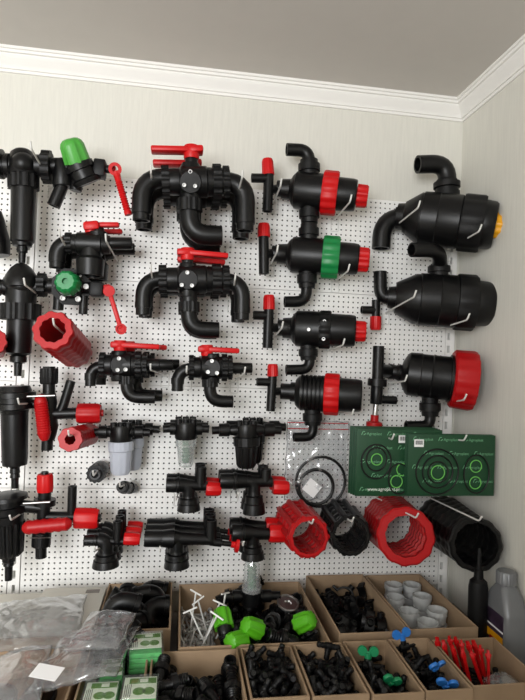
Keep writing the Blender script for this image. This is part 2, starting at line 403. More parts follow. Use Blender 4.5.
# ------------------------------------------------------------------ fill-line filters (second column from the right)
FG = 'black line filters with a small red-capped tee on the left'
def fill_filter(label, A, B, prof_body, ring, ringmat, cylr, plug, nuts, elbows, tee, d=.085, hexn=None, scr=()):
    t = begin('suction_filter', label, 'filter', ((A[0]+B[0])/2, (A[1]+B[1])/2), d, FG)
    A, B = (A[0], A[1], d-.025), (B[0], B[1], d+.045)
    P = lambda u: tuple(A[i]+(B[i]-A[i])*u for i in range(3))
    O(t, 'filter_body', 'black', d, ('L', A, B, prof_body, {'n': 32}), *[('L', (x, y), (x2, y2), cyl(r)) for x, y, x2, y2, r in nuts if r < 0])
    O(t, 'end_cup', 'black', d, ('L', P(cylr[0]), P(cylr[1]), [(0, 0), (0, cylr[2]), (.85, cylr[2]*.97), (.97, cylr[2]*.93), (1, cylr[2]*.86), (1, 0)], {'n': 32}))
    O(t, 'lock_ring', ringmat, d, ('L', P(ring[0]), P(ring[1]), [(0, 0), (0, ring[2]*.96), (.1, ring[2]), (.9, ring[2]), (1, ring[2]*.95), (1, 0)], {'mod': (14, .06)}), label=None if ringmat == 'black2' else {'red': 'red lock ring', 'dgreen': 'dark green lock ring'}[ringmat])
    if plug: O(t, 'end_plug', 'red', d, ('L', P(plug[0]), P(plug[1]), [(0, 0), (0, plug[2]*.7), (.25, plug[2]*.75), (.28, plug[2]), (.9, plug[2]*.97), (1, plug[2]*.85), (1, 0)], {'mod': (10, .1)}), label='red end plug')
    for x, y, x2, y2, r in nuts: O(t, 'union_nut', 'black2', d, ('L', (x, y), (x2, y2), [(0, 0), (0, r*.8), (.25, r*.82), (.28, r), (.72, r), (.75, r*.85), (1, r*.8), (1, 0)], {'n': 24}))
    for pts, r in elbows: O(t, 'elbow', 'black', d, ('T', pts, r, {'bend': r*2, 'ho': 'e', 'n': 16}))
    (tx0, ty0), (tx1, ty1), hy, hr, br, cap = tee       # bottom, top, horizontal y, radius
    xx = tx0+(tx1-tx0)*.5
    tb = O(t, 'tee_pipe', 'black', d, ('T', [(tx0, ty0), (tx1, ty1)], hr, {'ho': 's'}), ('T', [(xx, hy), (A[0]+3, hy+(A[1]-hy)*.8, d-.022)], hr*.9), *([('T', [(br[0], br[1]), (tx1, br[1]+.4)], hr*.92, {'ho': 's'})] if br else []))
    O(t, 'tee_cap', 'red', d, ('L', (cap[0], cap[1]), (cap[2], cap[3]), [(0, 0), (0, cap[4]), (.8, cap[4]*.95), (1, cap[4]*.78), (1, 0)], {'mod': (12, .06)}), label='red cap')
    for x, y in scr: screw(t, x, y, d+.056, 2.3)
    return t
bp = lambda a, r, rr: [(0, 0), (0, a), (.06, a), (.06, a*1.22), (.15, a*1.3), (.16, rr*.62), (.17, rr*.74), (.19, rr*.86), (.205, rr*.9), (.21, rr*.97), (.23, rr), (.56, rr), (.56, rr*.88), (.68, rr*.86), (.68, 0)]
fill_filter('black filter with red ring and elbow pointing up-left, topmost of its column', (277, 188.5), (366, 196.5), bp(8, 10, 18.3), (.51, .68, 21.8), 'red', (.55, .89, 16.6), (.85, 1.02, 11.5),
            [(309, 160, 309.2, 176, 11), (309, 205, 309.3, 223, 10.2)], [([(309, 162), (309, 150.5), (286.5, 149.5)], 6.2)], ((267.2, 211.5), (269, 171), 190, 5, (251.5, 178), (268.3, 175, 267.3, 159, 6.2)))
fill_filter('black filter with dark green ring, second from the top of its column', (272, 253.4), (369, 260.2), bp(8, 10, 18), (.52, .69, 21.5), 'dgreen', (.55, .89, 16.2), (.85, 1.0, 12.6),
            [(308.8, 224, 308.8, 240, 10.2), (307, 270, 306.8, 288, 10)], [([(306.5, 286), (306.3, 301.5), (284.5, 301.8)], 5.6)], ((264, 274), (263.6, 234), 253.8, 5.2, None, (263.8, 237, 263.8, 223.5, 6.4)))
fill_filter('black filter with bolted body and no coloured ring, third from the top of its column', (278, 327.6), (366, 331.5), bp(8.2, 10, 18), (.47, .6, 19.3), 'black2', (.5, .88, 16.6), (.83, 1.0, 10.8),
            [(308, 345, 308.3, 360, 9.6)], [([(309.7, 357), (310, 369.5), (286, 369.8)], 5.1)], ((267.4, 348), (269, 306), 328, 5, (253.5, 315.2), (269, 309.5, 269, 295, 6)), scr=((308.6, 329.5), (324.5, 321.3), (323.5, 339)))
fill_filter('black ribbed filter with red ring and plain black end, lowest of its column', (281, 391.2), (363, 396), [(0, 0), (0, 8), (.12, 8), (.12, 9.6), (.18, 9.8), (.185, 13), (.22, 16)]+[q for i in range(6) for q in ((.24+i*.05, 17), (.25+i*.05, 18), (.28+i*.05, 18), (.285+i*.05, 17))]+[(.62, 15), (.66, 14), (.66, 0)], (.53, .71, 21), 'red', (.6, .985, 17), None,
            [(312.3, 409, 312.6, 425, 9.8)], [([(313, 423), (313.3, 437), (293.5, 437.2)], 4.7)], ((270.5, 411), (272.6, 374), 391.6, 4.5, (256.8, 381.8), (272.7, 376.2, 272.7, 364, 5.6)))

# ------------------------------------------------------------------ large filters (right column)
d = .095
LG = 'large black suction filters of the right column'
def big_filter(label, A, B, ul, rb, ring, end, top, d, plug=None, extra=None, tilt=.05):
    t = begin('suction_filter', label, 'filter', ((A[0]+B[0])/2, (A[1]+B[1])/2), d, LG); A, B = (A[0], A[1], d-.045), (B[0], B[1], d+tilt); P = lambda u: tuple(A[i]+(B[i]-A[i])*u for i in range(3))
    O(t, 'filter_body', 'black', d, ('L', A, B, ul+[(ring[0], rb), (ring[0]+.02, rb*.94), (ring[1], rb*.94), (ring[1], 0)], {'n': 36}))
    O(t, 'lock_ring', 'black2', d, ('L', P(ring[0]), P(ring[1]), [(0, 0), (0, ring[2]*.98), (.1, ring[2]), (.9, ring[2]), (1, ring[2]*.97), (1, 0)], {'mod': (12, .035)})) if not extra else None
    if end: O(t, 'end_cup', 'black', d, ('L', P(end[0]), P(end[1]), [(0, 0), (0, end[2]), (.55, end[2]*.985), (.9, end[2]*.95), (1, end[2]*.88), (1, end[2]*.78), (.93, end[2]*.76), (.93, 0)], {'n': 36}))
    if plug: O(t, 'end_plug', 'yellow', d, ('L', P(plug[0]), P(plug[1]), [(0, 0), (0, plug[2]*.85), (.3, plug[2]), (.9, plug[2]*.95), (1, plug[2]*.8), (1, 0)], {'mod': (10, .07)}), label='yellow end plug')
    return t
d = .095
t = big_filter('large black filter with yellow end plug, topmost of the right column', (395, 216), (505, 226.5), [(0, 0), (0, 9), (.02, 9), (.02, 12.5), (.09, 13.5), (.09, 15), (.23, 25), (.25, 25.2), (.255, 26.3), (.4, 26.6), (.405, 27.1), (.42, 26.6)], 26.6, (.60, .80, 28.6), (.7, .91, 24.5), None, d, plug=(.85, 1.005, 13.5), tilt=.09)
O(t, 'union_nut', 'black2', d, ('L', (446.8, 180), (446.8, 203), [(0, 0), (0, 10), (.1, 10.5), (.12, 13), (.35, 13), (.38, 11), (.5, 11), (.52, 12.5), (1, 12.5), (1, 0)], {'n': 24}))
O(t, 'elbow', 'black', d, ('T', [(447, 184), (448, 163.5), (417.5, 164.5)], 8.9, {'bend': 18, 'ho': 'e', 'n': 18}))
O(t, 'elbow', 'black', d, ('T', [(410, 217.5, d-.035), (382.5, 218.5, d-.05), (381, 248.5, d-.05)], 9.2, {'bend': 19, 'ho': 'e', 'n': 18}))
t = big_filter('large black filter with small red-capped tee, second of the right column', (385, 297), (492, 304.5), [(0, 0), (0, 7), (.03, 7.5), (.03, 10.5), (.1, 11.5), (.1, 15.5), (.28, 25), (.32, 25.2), (.325, 26.2), (.5, 26.4), (.505, 26.9), (.52, 26.4)], 26.4, (.66, .84, 28.2), (.7, 1.0, 23.3), None, d)
O(t, 'union_nut', 'black2', d, ('L', (439, 264), (439, 284), [(0, 0), (0, 8), (.1, 8.5), (.12, 11), (.4, 11), (.43, 9), (.55, 9), (.57, 10.5), (1, 10.5), (1, 0)], {'n': 24}))
O(t, 'elbow', 'black', d, ('T', [(439.5, 268), (440, 250, d+.05), (411.5, 249.8, d+.065)], 7.3, {'bend': 14, 'ho': 'e', 'n': 18}))
O(t, 'elbow', 'black', d, ('T', [(397, 298, d-.038), (380.5, 298.5, d-.05), (380.2, 271.5, d-.05)], 6.6, {'bend': 11, 'ho': 'e', 'n': 16}))
tp = O(t, 'tee_pipe', 'black', d-.05, ('T', [(361.5, 309.8), (377, 310.3)], 4, {'ho': 's'}), ('T', [(376, 300), (375.8, 320)], 4.2))
O(t, 'tee_cap', 'red', d-.05, ('L', (375.7, 316.5), (375.5, 330), [(0, 0), (0, 5.6), (.8, 5.7), (1, 4.8), (1, 0)], {'mod': (12, .05)}), par=tp, label='red cap')
t = big_filter('large black filter with wide red ring cap, lowest of the right column', (386, 371), (470, 381), [(0, 0), (0, 6.5), (.05, 7.8), (.12, 7), (.16, 8.5), (.19, 8), (.2, 12), (.22, 15), (.25, 19.5), (.28, 21.5), (.42, 22), (.43, 21.4), (.55, 21.4), (.56, 22.2), (.6, 21.6)], 22.3, (.95, 1.05, 20), None, None, d, extra=True)
O(t, 'lock_ring', 'dred', d, ('L', (451, 378.5, d+.04), (474, 381.3, d+.06), [(0, 22), (0, 27), (.08, 29), (.86, 30), (1, 29), (1, 24), (.3, 23.5), (.3, 22), (0, 22)], {'mod': (16, .03)}), label='wide red ring cap')
O(t, 'end_cup', 'black', d, ('L', (449, 378.7, d+.036), (470, 381, d+.056), [(0, 0), (0, 24), (.6, 24), (1, 22), (1, 0)], {'n': 32}))
O(t, 'union_nut', 'black2', d, ('L', (430, 397), (430, 416), [(0, 0), (0, 8), (.3, 8), (.32, 10.5), (.7, 10.5), (.72, 8.5), (1, 8), (1, 0)], {'n': 24}))
O(t, 'elbow', 'black', d, ('T', [(430, 413), (430.5, 426.3), (406, 426.5)], 5.5, {'bend': 10, 'ho': 'e'}))
tp = O(t, 'tee_pipe', 'black', d, ('T', [(378.7, 346), (377.5, 380)], 5.7, {'ho': 's'}), ('L', (377.4, 379), (377, 386), flat(9.5)), ('L', (377, 385), (376, 404), cyl(6)), ('T', [(377, 399.5), (396, 400.2)], 4, {'ho': 'e'}), ('T', [(377.5, 370), (390, 371.3, d-.04)], 6.5))
O(t, 'valve_stem', 'metal', d, ('L', (376, 403), (374.6, 420), cyl(2.6)), par=tp)
O(t, 'push_button', 'dred', d, ('L', (374.8, 415), (374, 427), [(0, 0), (0, 4), (.5, 4), (.6, 8), (1, 8), (1, 0)]), par=tp, label='red disc')

# ------------------------------------------------------------------ filters with control valves (left column)
AG = 'tall black filters with control valves on the left'
d = .13
t = begin('spray_filter', 'tall black filter with tilted green knob, top of the left column', 'filter', (24, 190), d, AG)
O(t, 'inlet_pipe', 'black', d, ('L', (-14, 165), (14, 166), ribs(12, 3, .12, .6), {'n': 24}), ('L', (-2, 164), (3, 164.4), flat(14.5)))
O(t, 'outlet_pipe', 'black', d, ('L', (28, 166), (62, 166), [(0, 0), (0, 11), (.5, 11), (.52, 8), (1, 8), (1, 0)]))
O(t, 'filter_head', 'black', d, ('L', (22, 150), (23.5, 176), [(0, 0), (0, 7), (.12, 11), (.45, 14), (1, 15.5), (1, 0)], {'n': 28}), ('L', (23.2, 165, d), (23.2, 163, d+.045), [(0, 0), (0, 12), (.5, 11.5), (.75, 9.5), (.92, 6), (1, 0)], {'n': 24}))
O(t, 'lock_ring', 'black2', d, ('L', (23.5, 174), (23.6, 189), flat(15), {'mod': (12, .08)}))
O(t, 'filter_bowl', 'black', d, ('L', (23.7, 187), (22, 263), [(0, 0), (0, 12), (.72, 11.3), (.74, 9.5), (.78, 9), (.79, 5.4), (.86, 5), (.87, 3.6), (1, 3.3), (1, 2.4), (.93, 2.4), (.93, 0)], {'n': 28}))
O(t, 'union_nut', 'black2', d, ('L', (43, 167), (51.5, 167.5), flat(16.5), {'mod': (12, .07)}))
O(t, 'tee_pipe', 'black', d, ('L', (62, 161), (62.5, 187), cyl(9.5)), ('T', [(63, 178), (62, 186), (53.5, 206)], 6.4, {'bend': 6, 'ho': 'e'}), ('T', [(60, 166), (82, 170)], 8.5))
O(t, 'valve_body', 'black', d, ('L', (74, 155, d+.02), (88, 184), [(0, 0), (0, 11), (.28, 12), (.3, 14.5), (.5, 14.5), (.52, 12), (.8, 12.5), (.85, 15), (1, 14), (1, 0)], {'n': 24}), ('L', (78, 176), (75.5, 191), cyl(6)))
O(t, 'pressure_knob', 'green', d, ('L', (77.5, 162, d+.02), (69.5, 138.5, d+.045), [(0, 0), (0, 13), (.7, 12), (.86, 10.5), (.97, 7.5), (1, 5), (1, 0)], {'mod': (8, .1)}), label='tilted green knob')
O(t, 'shut_off_valve', 'black2', d, ('bar', (94, 168.5), (106, 170), 17, 16, .12), ('L', (84, 169), (96, 169), cyl(6)), ('L', (105, 169), (112, 169.5), cyl(4)))
lv = O(t, 'lever', 'red', d, ('L', (115, 169, d-.01), (115, 169, d+.02), [(0, 3), (0, 6.5), (1, 6.5), (1, 3), (0, 3)]), ('bar', (112, 171), (114, 166), 5, 6, .3), ('L', (116, 172, d+.008), (128.5, 215, d+.012), [(0, 0), (0, 4)]+[q for i in range(13) for q in ((.22+i*.055, 3.0), (.25+i*.055, 3.8))]+[(1, 3.6), (1, 0)], {'n': 12}), label='ribbed red lever')
t = begin('spray_filter', 'black filter with dark green knob facing out, second of the left column', 'filter', (20, 300), d, AG)
O(t, 'inlet_pipe', 'black', d, ('L', (-14, 287), (12, 287), ribs(9, 3, .15, .6)))
O(t, 'outlet_pipe', 'black', d, ('L', (28, 287), (55, 286.5), [(0, 0), (0, 8), (.4, 8), (.42, 6), (1, 6), (1, 0)]))
O(t, 'filter_head', 'black', d, ('L', (21.5, 264), (21, 306), [(0, 0), (0, 5), (.1, 10), (.25, 14), (.4, 17), (.55, 17), (.6, 14.5), (1, 14.5), (1, 0)], {'n': 28}), ('L', (21.5, 286, d), (21.5, 284, d+.04), [(0, 0), (0, 12), (.5, 11), (.75, 9), (.92, 5), (1, 0)], {'n': 24}))
O(t, 'lock_ring', 'black2', d, ('L', (20.7, 304), (20.4, 320), flat(19.5), {'mod': (14, .08)}))
O(t, 'filter_bowl', 'black', d, ('L', (20.3, 318), (17.6, 376), [(0, 0), (0, 12.6), (.6, 11.8), (.63, 10), (.65, 6.5), (.66, 8), (.76, 8), (.78, 4), (1, 3.5), (1, 2.5), (.9, 2.5), (.9, 0)], {'n': 28}))
O(t, 'union_nut', 'black2', d, ('L', (38.5, 285), (46, 285), flat(12), {'mod': (10, .08)}))
O(t, 'valve_body', 'black', d, ('L', (71, 287, d-.02), (71, 287, d+.012), [(0, 0), (0, 19.5), (1, 19.5), (1, 0)], {'n': 8, 'ph': .4}), ('L', (71, 286, d), (68, 284, d+.05), cyl(13)), ('T', [(59, 296), (58, 310)], 5.2, {'ho': 'e'}), ('T', [(84, 296), (83, 314)], 4.3, {'ho': 'e'}), ('L', (48, 286), (60, 286), cyl(8)))
for x, y in ((79, 275), (86, 286.5), (78, 299), (62.6, 298)): screw(t, x, y, d+.02, 3.6)
O(t, 'pressure_knob', 'dgreen', d, ('L', (69, 284, d+.045), (65, 281, d+.085), [(0, 0), (0, 12.5), (.6, 12), (.9, 10.5), (1, 8.5), (1, 3.3), (.75, 3.3), (.75, 0)], {'mod': (10, .07)}), label='dark green knob facing out')
O(t, 'shut_off_valve', 'black2', d, ('bar', (90, 289), (104, 290), 15, 15, .15), ('L', (82, 288), (92, 288), cyl(6)), ('bar', (102, 290), (109, 291), 7, 10, .2))
O(t, 'lever', 'red', d, ('bar', (104, 288), (111, 287), 5, 12, .3), ('L', (109, 291, d-.005), (109, 291, d+.02), cyl(6, .2)), ('bar', (109.5, 292, d+.01), (121, 329, d+.01), 4.6, 5, .3), ('L', (121, 329, d), (121, 329, d+.02), [(0, 0), (0, 5.6), (1, 5.6), (1, 4), (.7, 3.5), (.7, 0)]), label='slender red spanner lever')
t = begin('spray_filter', 'tall black filter beside an upright red grip, third of the left column', 'filter', (14, 420), d, AG)
O(t, 'filter_head', 'black', d, ('L', (14, 386), (14.5, 414), [(0, 0), (0, 15), (.2, 17), (.22, 20.5), (.4, 20.5), (.42, 17), (.6, 17), (.62, 19), (.8, 19), (.85, 14), (1, 13), (1, 0)], {'n': 28}), ('L', (-12, 398), (12, 398), cyl(9)))
O(t, 'filter_bowl', 'black', d, ('L', (14.5, 411), (15, 488), [(0, 0), (0, 13), (.62, 12.2), (.7, 11.5), (.71, 6), (.74, 4.5), (.8, 5), (.81, 4), (.86, 4.8), (.87, 3.6), (1, 3.3), (1, 2.2), (.9, 2.2), (.9, 0)], {'n': 28}))
O(t, 'tee_pipe', 'black', d, ('T', [(49, 376), (49, 400)], 6), ('L', (48.5, 393), (48.5, 440), [(0, 0), (0, 7), (.2, 8.5), (.4, 7), (.7, 9.5), (.9, 7.5), (1, 6), (1, 0)]), ('T', [(47.5, 436), (47, 450)], 5.5, {'ho': 'e'}), ('T', [(49, 414), (80, 413)], 5.6), ('T', [(60, 412), (63, 407), (71, 381)], 4.6, {'ho': 'e'}), ('T', [(14, 404), (50, 404)], 4.5))
O(t, 'union_nut', 'black2', d, ('L', (49.2, 366.5), (49, 384), [(0, 0), (0, 6), (.1, 6), (.1, 8.8), (.9, 8.8), (1, 8), (1, 0)], {'mod': (12, .07)}))
O(t, 'grip', 'dred', d, ('L', (40, 394.5, d+.035), (45, 440.5, d+.035), [(0, 0), (0, 3), (.05, 5), (.14, 6.2)]+[q for i in range(13) for q in ((.16+i*.053, 6.2), (.185+i*.053, 6.8))]+[(.88, 6), (.96, 4.6), (1, 3), (1, 0)], {'n': 18}), label='upright ribbed red grip')
O(t, 'outlet_cap', 'dred', d, ('L', (77.5, 413.5), (101, 413.5), [(0, 0), (0, 9.6), (.1, 10.2), (.85, 10), (1, 8.8), (1, 0)], {'mod': (8, .06)}), ('L', (100, 413), (103.5, 413), cyl(3.4)), label='red side cap')
O(t, 'valve_stem', 'metal', d, ('L', (27, 396.5, d+.05), (55, 395.5, d+.05), cyl(1.1)))
d = .135
t = begin('spray_filter', 'black ribbed filter beside a level red grip, bottom of the left column', 'filter', (9, 530), d, AG)
O(t, 'filter_head', 'black', d, ('L', (7, 493), (8.5, 524), [(0, 0), (0, 12), (.08, 19), (.2, 19.5), (.22, 15), (.4, 15), (.42, 19), (.62, 18.5), (.7, 15), (1, 14), (1, 0)], {'n': 28}), ('L', (-12, 503), (12, 503), cyl(8)), ('T', [(10, 505), (44, 508)], 6))
O(t, 'filter_bowl', 'black', d, ('L', (8.5, 522), (9, 556), [(0, 0), (0, 15.5), (.9, 13.8), (1, 10), (1, 0)], {'mod': (14, .1)}), ('L', (9, 553), (8.5, 580), [(0, 0), (0, 7), (.3, 6.2), (.33, 4.6), (.45, 5.2), (.5, 3.8), (1, 3.5), (1, 2.4), (.9, 2.4), (.9, 0)]))
O(t, 'tee_pipe', 'black', d, ('T', [(45, 488), (42, 540)], 6.3), ('L', (45, 499), (44.5, 505), flat(10.5)), ('L', (42, 531), (41, 546), cyl(9.2)), ('T', [(41, 540), (41, 557.5)], 5.4, {'ho': 'e'}), ('T', [(45, 517), (78, 517)], 5.4), ('T', [(71.5, 516), (72.5, 486)], 4.4, {'ho': 'e'}), ('L', (44.8, 471.5), (44.9, 492), cyl(3.6)), ('L', (70, 517.5), (101, 518), cyl(4)))
O(t, 'grip', 'dred', d, ('L', (22.5, 528, d+.04), (71.5, 523.5, d+.04), [(0, 0), (0, 3), (.04, 5.2), (.1, 6.6)]+[q for i in range(5) for q in ((.14+i*.15, 7.2), (.2+i*.15, 6.3))]+[(.9, 6.8), (.96, 5), (1, 3), (1, 0)], {'n': 18}), label='level red grip')
O(t, 'outlet_cap', 'red', d, ('L', (45, 474), (45, 491.5), [(0, 0), (0, 7), (.12, 8), (.8, 8.2), (1, 7.6), (1, 0)], {'mod': (8, .06)}), label='red top cap')
O(t, 'outlet_cap', 'red', d, ('L', (75, 518), (98.5, 518.5), [(0, 0), (0, 10), (.1, 10.6), (.85, 10.4), (1, 9), (1, 0)], {'mod': (8, .06)}), label='red side cap')
O(t, 'valve_stem', 'metal', d, ('L', (23, 503.5, d+.055), (50, 502, d+.055), cyl(1.1)))
mb = MB(world=True); c = Q(41, 538, d); mb.torus(c, (0, .35, 1), .026, .0012, n=24, m=6); part('retaining_ring', mb, M['metal'], t)
# pieces cut by the left picture edge
d = .1
t = begin('valve_manifold', 'black valve piece with a yellow ring, cut by the left picture edge', 'valve', (-6, 235), d)
O(t, 'valve_body', 'black', d, ('L', (-8, 212), (-3, 256), [(0, 0), (0, 9), (.2, 11), (.4, 12), (.7, 14), (1, 12), (1, 0)]), ('T', [(-20, 240), (-2, 240)], 8))
O(t, 'lock_ring', 'yellow', d, ('L', (-3.5, 246), (-3, 253), flat(11)), label='yellow ring')

# ------------------------------------------------------------------ red strainer cups
def cup(label, a, b, r0, r1, hr, n, da=.30, db=.06):
    t = thing('strainer_cup', label, 'cup', Q(*b, db), 'hollow red strainer cups')
    O(t, 'cup_shell', 'dred', 0, ('L', (a[0], a[1], da), (b[0], b[1], db), [(0, hr), (0, r0*.95), (.02, r0), (.12, r0*.99)]+[q for i in range(6) for q in ((.14+i*.14, r0*.93+(r1-r0)*(.14+i*.14)), (.2+i*.14, r0+(r1-r0)*(.2+i*.14)), (.24+i*.14, r0+(r1-r0)*(.24+i*.14)))]+[(1, r1*.95), (1, 0)], {'mod': (n, .07)}))
    O(t, 'cup_lining', 'dred', 0, ('L', (a[0], a[1], da+.0005), (a[0]+(b[0]-a[0])*.85, a[1]+(b[1]-a[1])*.85, da+(db-da)*.85), [(0, hr*1.02), (0, hr), (1, hr*.8), (1, 0)], {'n': 28}))
cup('large hollow red cup, mouth towards us, left of the small valve elbow', (52.5, 330), (76, 352), 20.5, 17, 13, 10)
cup('small hollow red cup under the red side cap', (70, 439.5), (90, 434), 12.6, 11, 5.4, 8, .26)
cup('hollow red cup cut by the left picture edge', (-9, 341), (-6, 349), 15, 12, 8, 10, .22)

# ------------------------------------------------------------------ line filters with bowls
def line_filter(label, cx, cy, xl, xr, bowl, bm_, d=.12, mesh=None, fins=False, group='small line filters hung in a row', tail=None):
    t = begin('line_filter', label, 'filter', (cx, cy), d, group); y0, y1, r0, r1 = bowl
    O(t, 'filter_head', 'black', d, ('L', (xl+7, cy), (xr-7, cy), [(0, 0), (0, 6.5), (.18, 6.5), (.2, 5), (.3, 6), (.7, 6), (.8, 5), (.82, 6.5), (1, 6.5), (1, 0)]), ('L', (cx, cy-6.5), (cx, y0+2), cyl(11, .12), {'n': 24}),
      ('T', [(xl, cy+.5), (xl+10, cy)], 4, {'ho': 's'}), ('T', [(xr-10, cy), (xr, cy+.5)], 4, {'ho': 'e'}))
    for k in (-1, 0, 1): O(t, 'screw_boss', 'black2', d, ('L', (cx+k*7, cy-4, d+.012), (cx+k*7.5, cy-9.5, d+.012), cyl(3.4)))
    O(t, 'bowl_collar', bm_, d, ('L', (cx, y0), (cx, y0+(y1-y0)*.3), [(0, 0), (0, r0), (.9, r0), (1, r0*.92), (1, 0)] if bm_ != 'clear' else [(0, r0*.9), (0, r0), (1, r0), (1, r0*.9)], {'mod': (16, .03)}))
    O(t, 'filter_bowl', bm_, d, ('L', (cx, y0+(y1-y0)*.25), (cx-.3, y1), [(0, r0*.85), (0, r0*.9), (.85, r1), (1, r1*.8), (1, 0)], {'mod': (10, .04)} if not fins else {'mod': (12, .1)}))
    if mesh: O(t, 'strainer', 'filterg', d, ('L', (cx, y0), (cx, y1-4), ribs(r1*.62, 7, .3, .35), {'n': 14}))
    return t
a = line_filter('small line filter with milky white bowl, leftmost of the row', 121, 432, 92, 150, (441, 474, 12.6, 10), 'milky')
dup(a, (.022, .06, 0), 'small line filter with milky bowl half hidden behind the leftmost one')
a = line_filter('small line filter with clear bowl and green strainer, middle of the row', 186, 428.5, 163, 209, (437, 466.5, 10.3, 7.5), 'clear', mesh=True)
dup(a, (0, .055, 0), 'small line filter with clear bowl half hidden behind the middle one')
a = line_filter('small line filter with black ribbed bowl, rightmost of the row', 246.5, 430, 212, 281, (437, 467.5, 13, 10), 'black', fins=True)
dup(a, (.026, .07, 0), 'small line filter with black bowl half hidden behind the rightmost one')
# small end-on fittings
t = begin('hose_union', 'black ring-nut fitting seen end-on, below the milky-bowl line filter', 'fitting', (97, 471), .05)
O(t, 'union_nut', 'black2', 0, ('L', (95.5, 474, .085), (98, 472, .055), [(0, 5), (0, 9.3), (1, 9.6), (1, 0)], {'mod': (12, .09)}))
O(t, 'hose_tail', 'dgrey', 0, ('L', (94.8, 474.6, .098), (100.5, 469, .03), [(0, 3.6), (0, 5.4), (.2, 5.6), (.4, 6), (.4, 8), (.6, 9), (1, 8.5), (1, 0), (1, 3.6), (.1, 3.6)]))
t = begin('hose_union', 'short black stepped fitting on a twin-wire hook, right of the ring-nut fitting', 'fitting', (127, 488), .05)
O(t, 'hose_tail', 'black', 0, ('L', (121, 487, .12), (134, 488.3, .02), [(0, 2.6), (0, 5), (.2, 5.4), (.2, 6.5), (.3, 6.5), (.3, 5.2), (.6, 5), (.6, 6), (.7, 6), (.7, 5), (1, 4.6), (1, 0)]))

# ------------------------------------------------------------------ tee fittings with red caps
TG = 'black tee fittings with red end parts, low on the pegboard'
def tee(label, xl, xr, cy, rl, pipe, bell, cap, d=.12, copies=(), gap=.05, rib=False, disc=None):
    cx = bell[0]; t = begin('tee_fitting', label, 'fitting', (cx, cy), d, TG)
    O(t, 'tee_body', 'black', d, ('L', (xl, cy), (xl+(xr-xl)*.5, cy), [(0, rl*.7), (0, rl*.95), (.06, rl), (.5, rl)]+([(.52, rl*1.12), (.62, rl*1.12), (.64, rl)] if not rib else [q for i in range(5) for q in ((.1+i*.09, rl*.92), (.16+i*.09, rl))]+[(.7, rl*1.1), (.85, rl*1.15), (.86, rl)])+[(1, rl*.85), (1, 0), (.3, 0), (.3, rl*.7)]),
      ('L', (xl+(xr-xl)*.4, cy), (xr, cy+1), [(0, 0), (0, rl*.85), (.5, rl*.7), (1, rl*.65), (1, 0)]),
      ('T', [(cx-7, cy), (cx, cy), (cx, bell[1]+2)], bell[3]*.6, {'bend': 8}))
    O(t, 'flange', 'black', d, ('L', (cx, bell[1]-2), (cx, bell[2]), [(0, 0), (0, bell[3]*.55), (.3, bell[3]*.62), (.34, bell[3]*.82), (.6, bell[3]*.86), (.63, bell[3]*.95), (.9, bell[3]*1.04), (1, bell[3]*1.06), (1, bell[3]*.85), (.5, bell[3]*.7), (.5, 0)], {'n': 24}))
    O(t, 'branch_pipe', 'black', d, ('T', [(pipe[0]-.5, cy+1), (pipe[0], pipe[1])], pipe[2], {'ho': 'e'}))
    if cap: O(t, 'end_cap', 'red', d, ('L', (cap[0], cap[2]), (cap[1], cap[2]+.6), [(0, 0), (0, cap[3]*.9), (.1, cap[3]), (.8, cap[3]*.97), (1, cap[3]*.8), (1, 0)], {'mod': (9, .07)}), label='red end cap')
    if disc:
        O(t, 'push_rod', 'black', d, ('L', (xr-4, cy+3), (disc[0]-2, cy+6), [(0, 0), (0, 4), (.5, 4), (.52, 2.6), (1, 2.6), (1, 0)]))
        O(t, 'push_button', 'red', d, ('L', (disc[0]-4, cy+5.5), (disc[0]+3.5, cy+6.5), [(0, 0), (0, 3.5), (.5, 3.5), (.6, disc[1]), (1, disc[1]), (1, 0)]), label='red disc')
    for i, l in enumerate(copies): dup(t, (0, gap*(i+1), 0), l)
    return t
tee('black tee fitting with red cap under the clear-bowl line filter, front one', 166, 208, 485, 7.3, (201, 467, 5.4), (188.7, 494, 510, 11), (206, 221, 488.5, 7.3), copies=['black tee fitting tucked behind the one under the clear-bowl line filter'])
tee('black tee fitting with red cap under the black-bowl line filter, front one', 220, 272, 481, 7.8, (266, 469, 5.4), (254, 489, 513, 10.8), (273, 288.5, 487, 7.4), copies=['black tee fitting tucked behind the one under the black-bowl line filter'])
tee('black tee fitting with red cap, front of the stack left in the lowest row', 84, 125, 540.5, 5.2, (118, 521, 4.6), (105.7, 550, 566, 12.5), (124, 140, 538.5, 6.4), d=.17, copies=['black tee fitting with red cap, second of the stack left in the lowest row', 'black tee fitting with red cap, rearmost of the stack left in the lowest row'], gap=.048)
tee('black ribbed tee fitting with red disc, front of three mid lowest row', 144.5, 214, 538.5, 8.2, (211, 520, 6), (176.7, 549, 566.5, 12), None, d=.16, copies=['black ribbed tee fitting with red disc, second of three mid lowest row', 'black ribbed tee fitting with red disc, rearmost of three mid lowest row'], gap=.05, rib=True, disc=(235, 7.5))
tee('black tee fitting with red cap, front of the pair above the upturned clear filter', 232, 270, 533, 8.6, (236, 541, 4), (252.7, 542, 558, 11.3), (269, 287, 533, 9.2), d=.15, copies=['black tee fitting with red cap, rear of the pair above the upturned clear filter'], gap=.06)

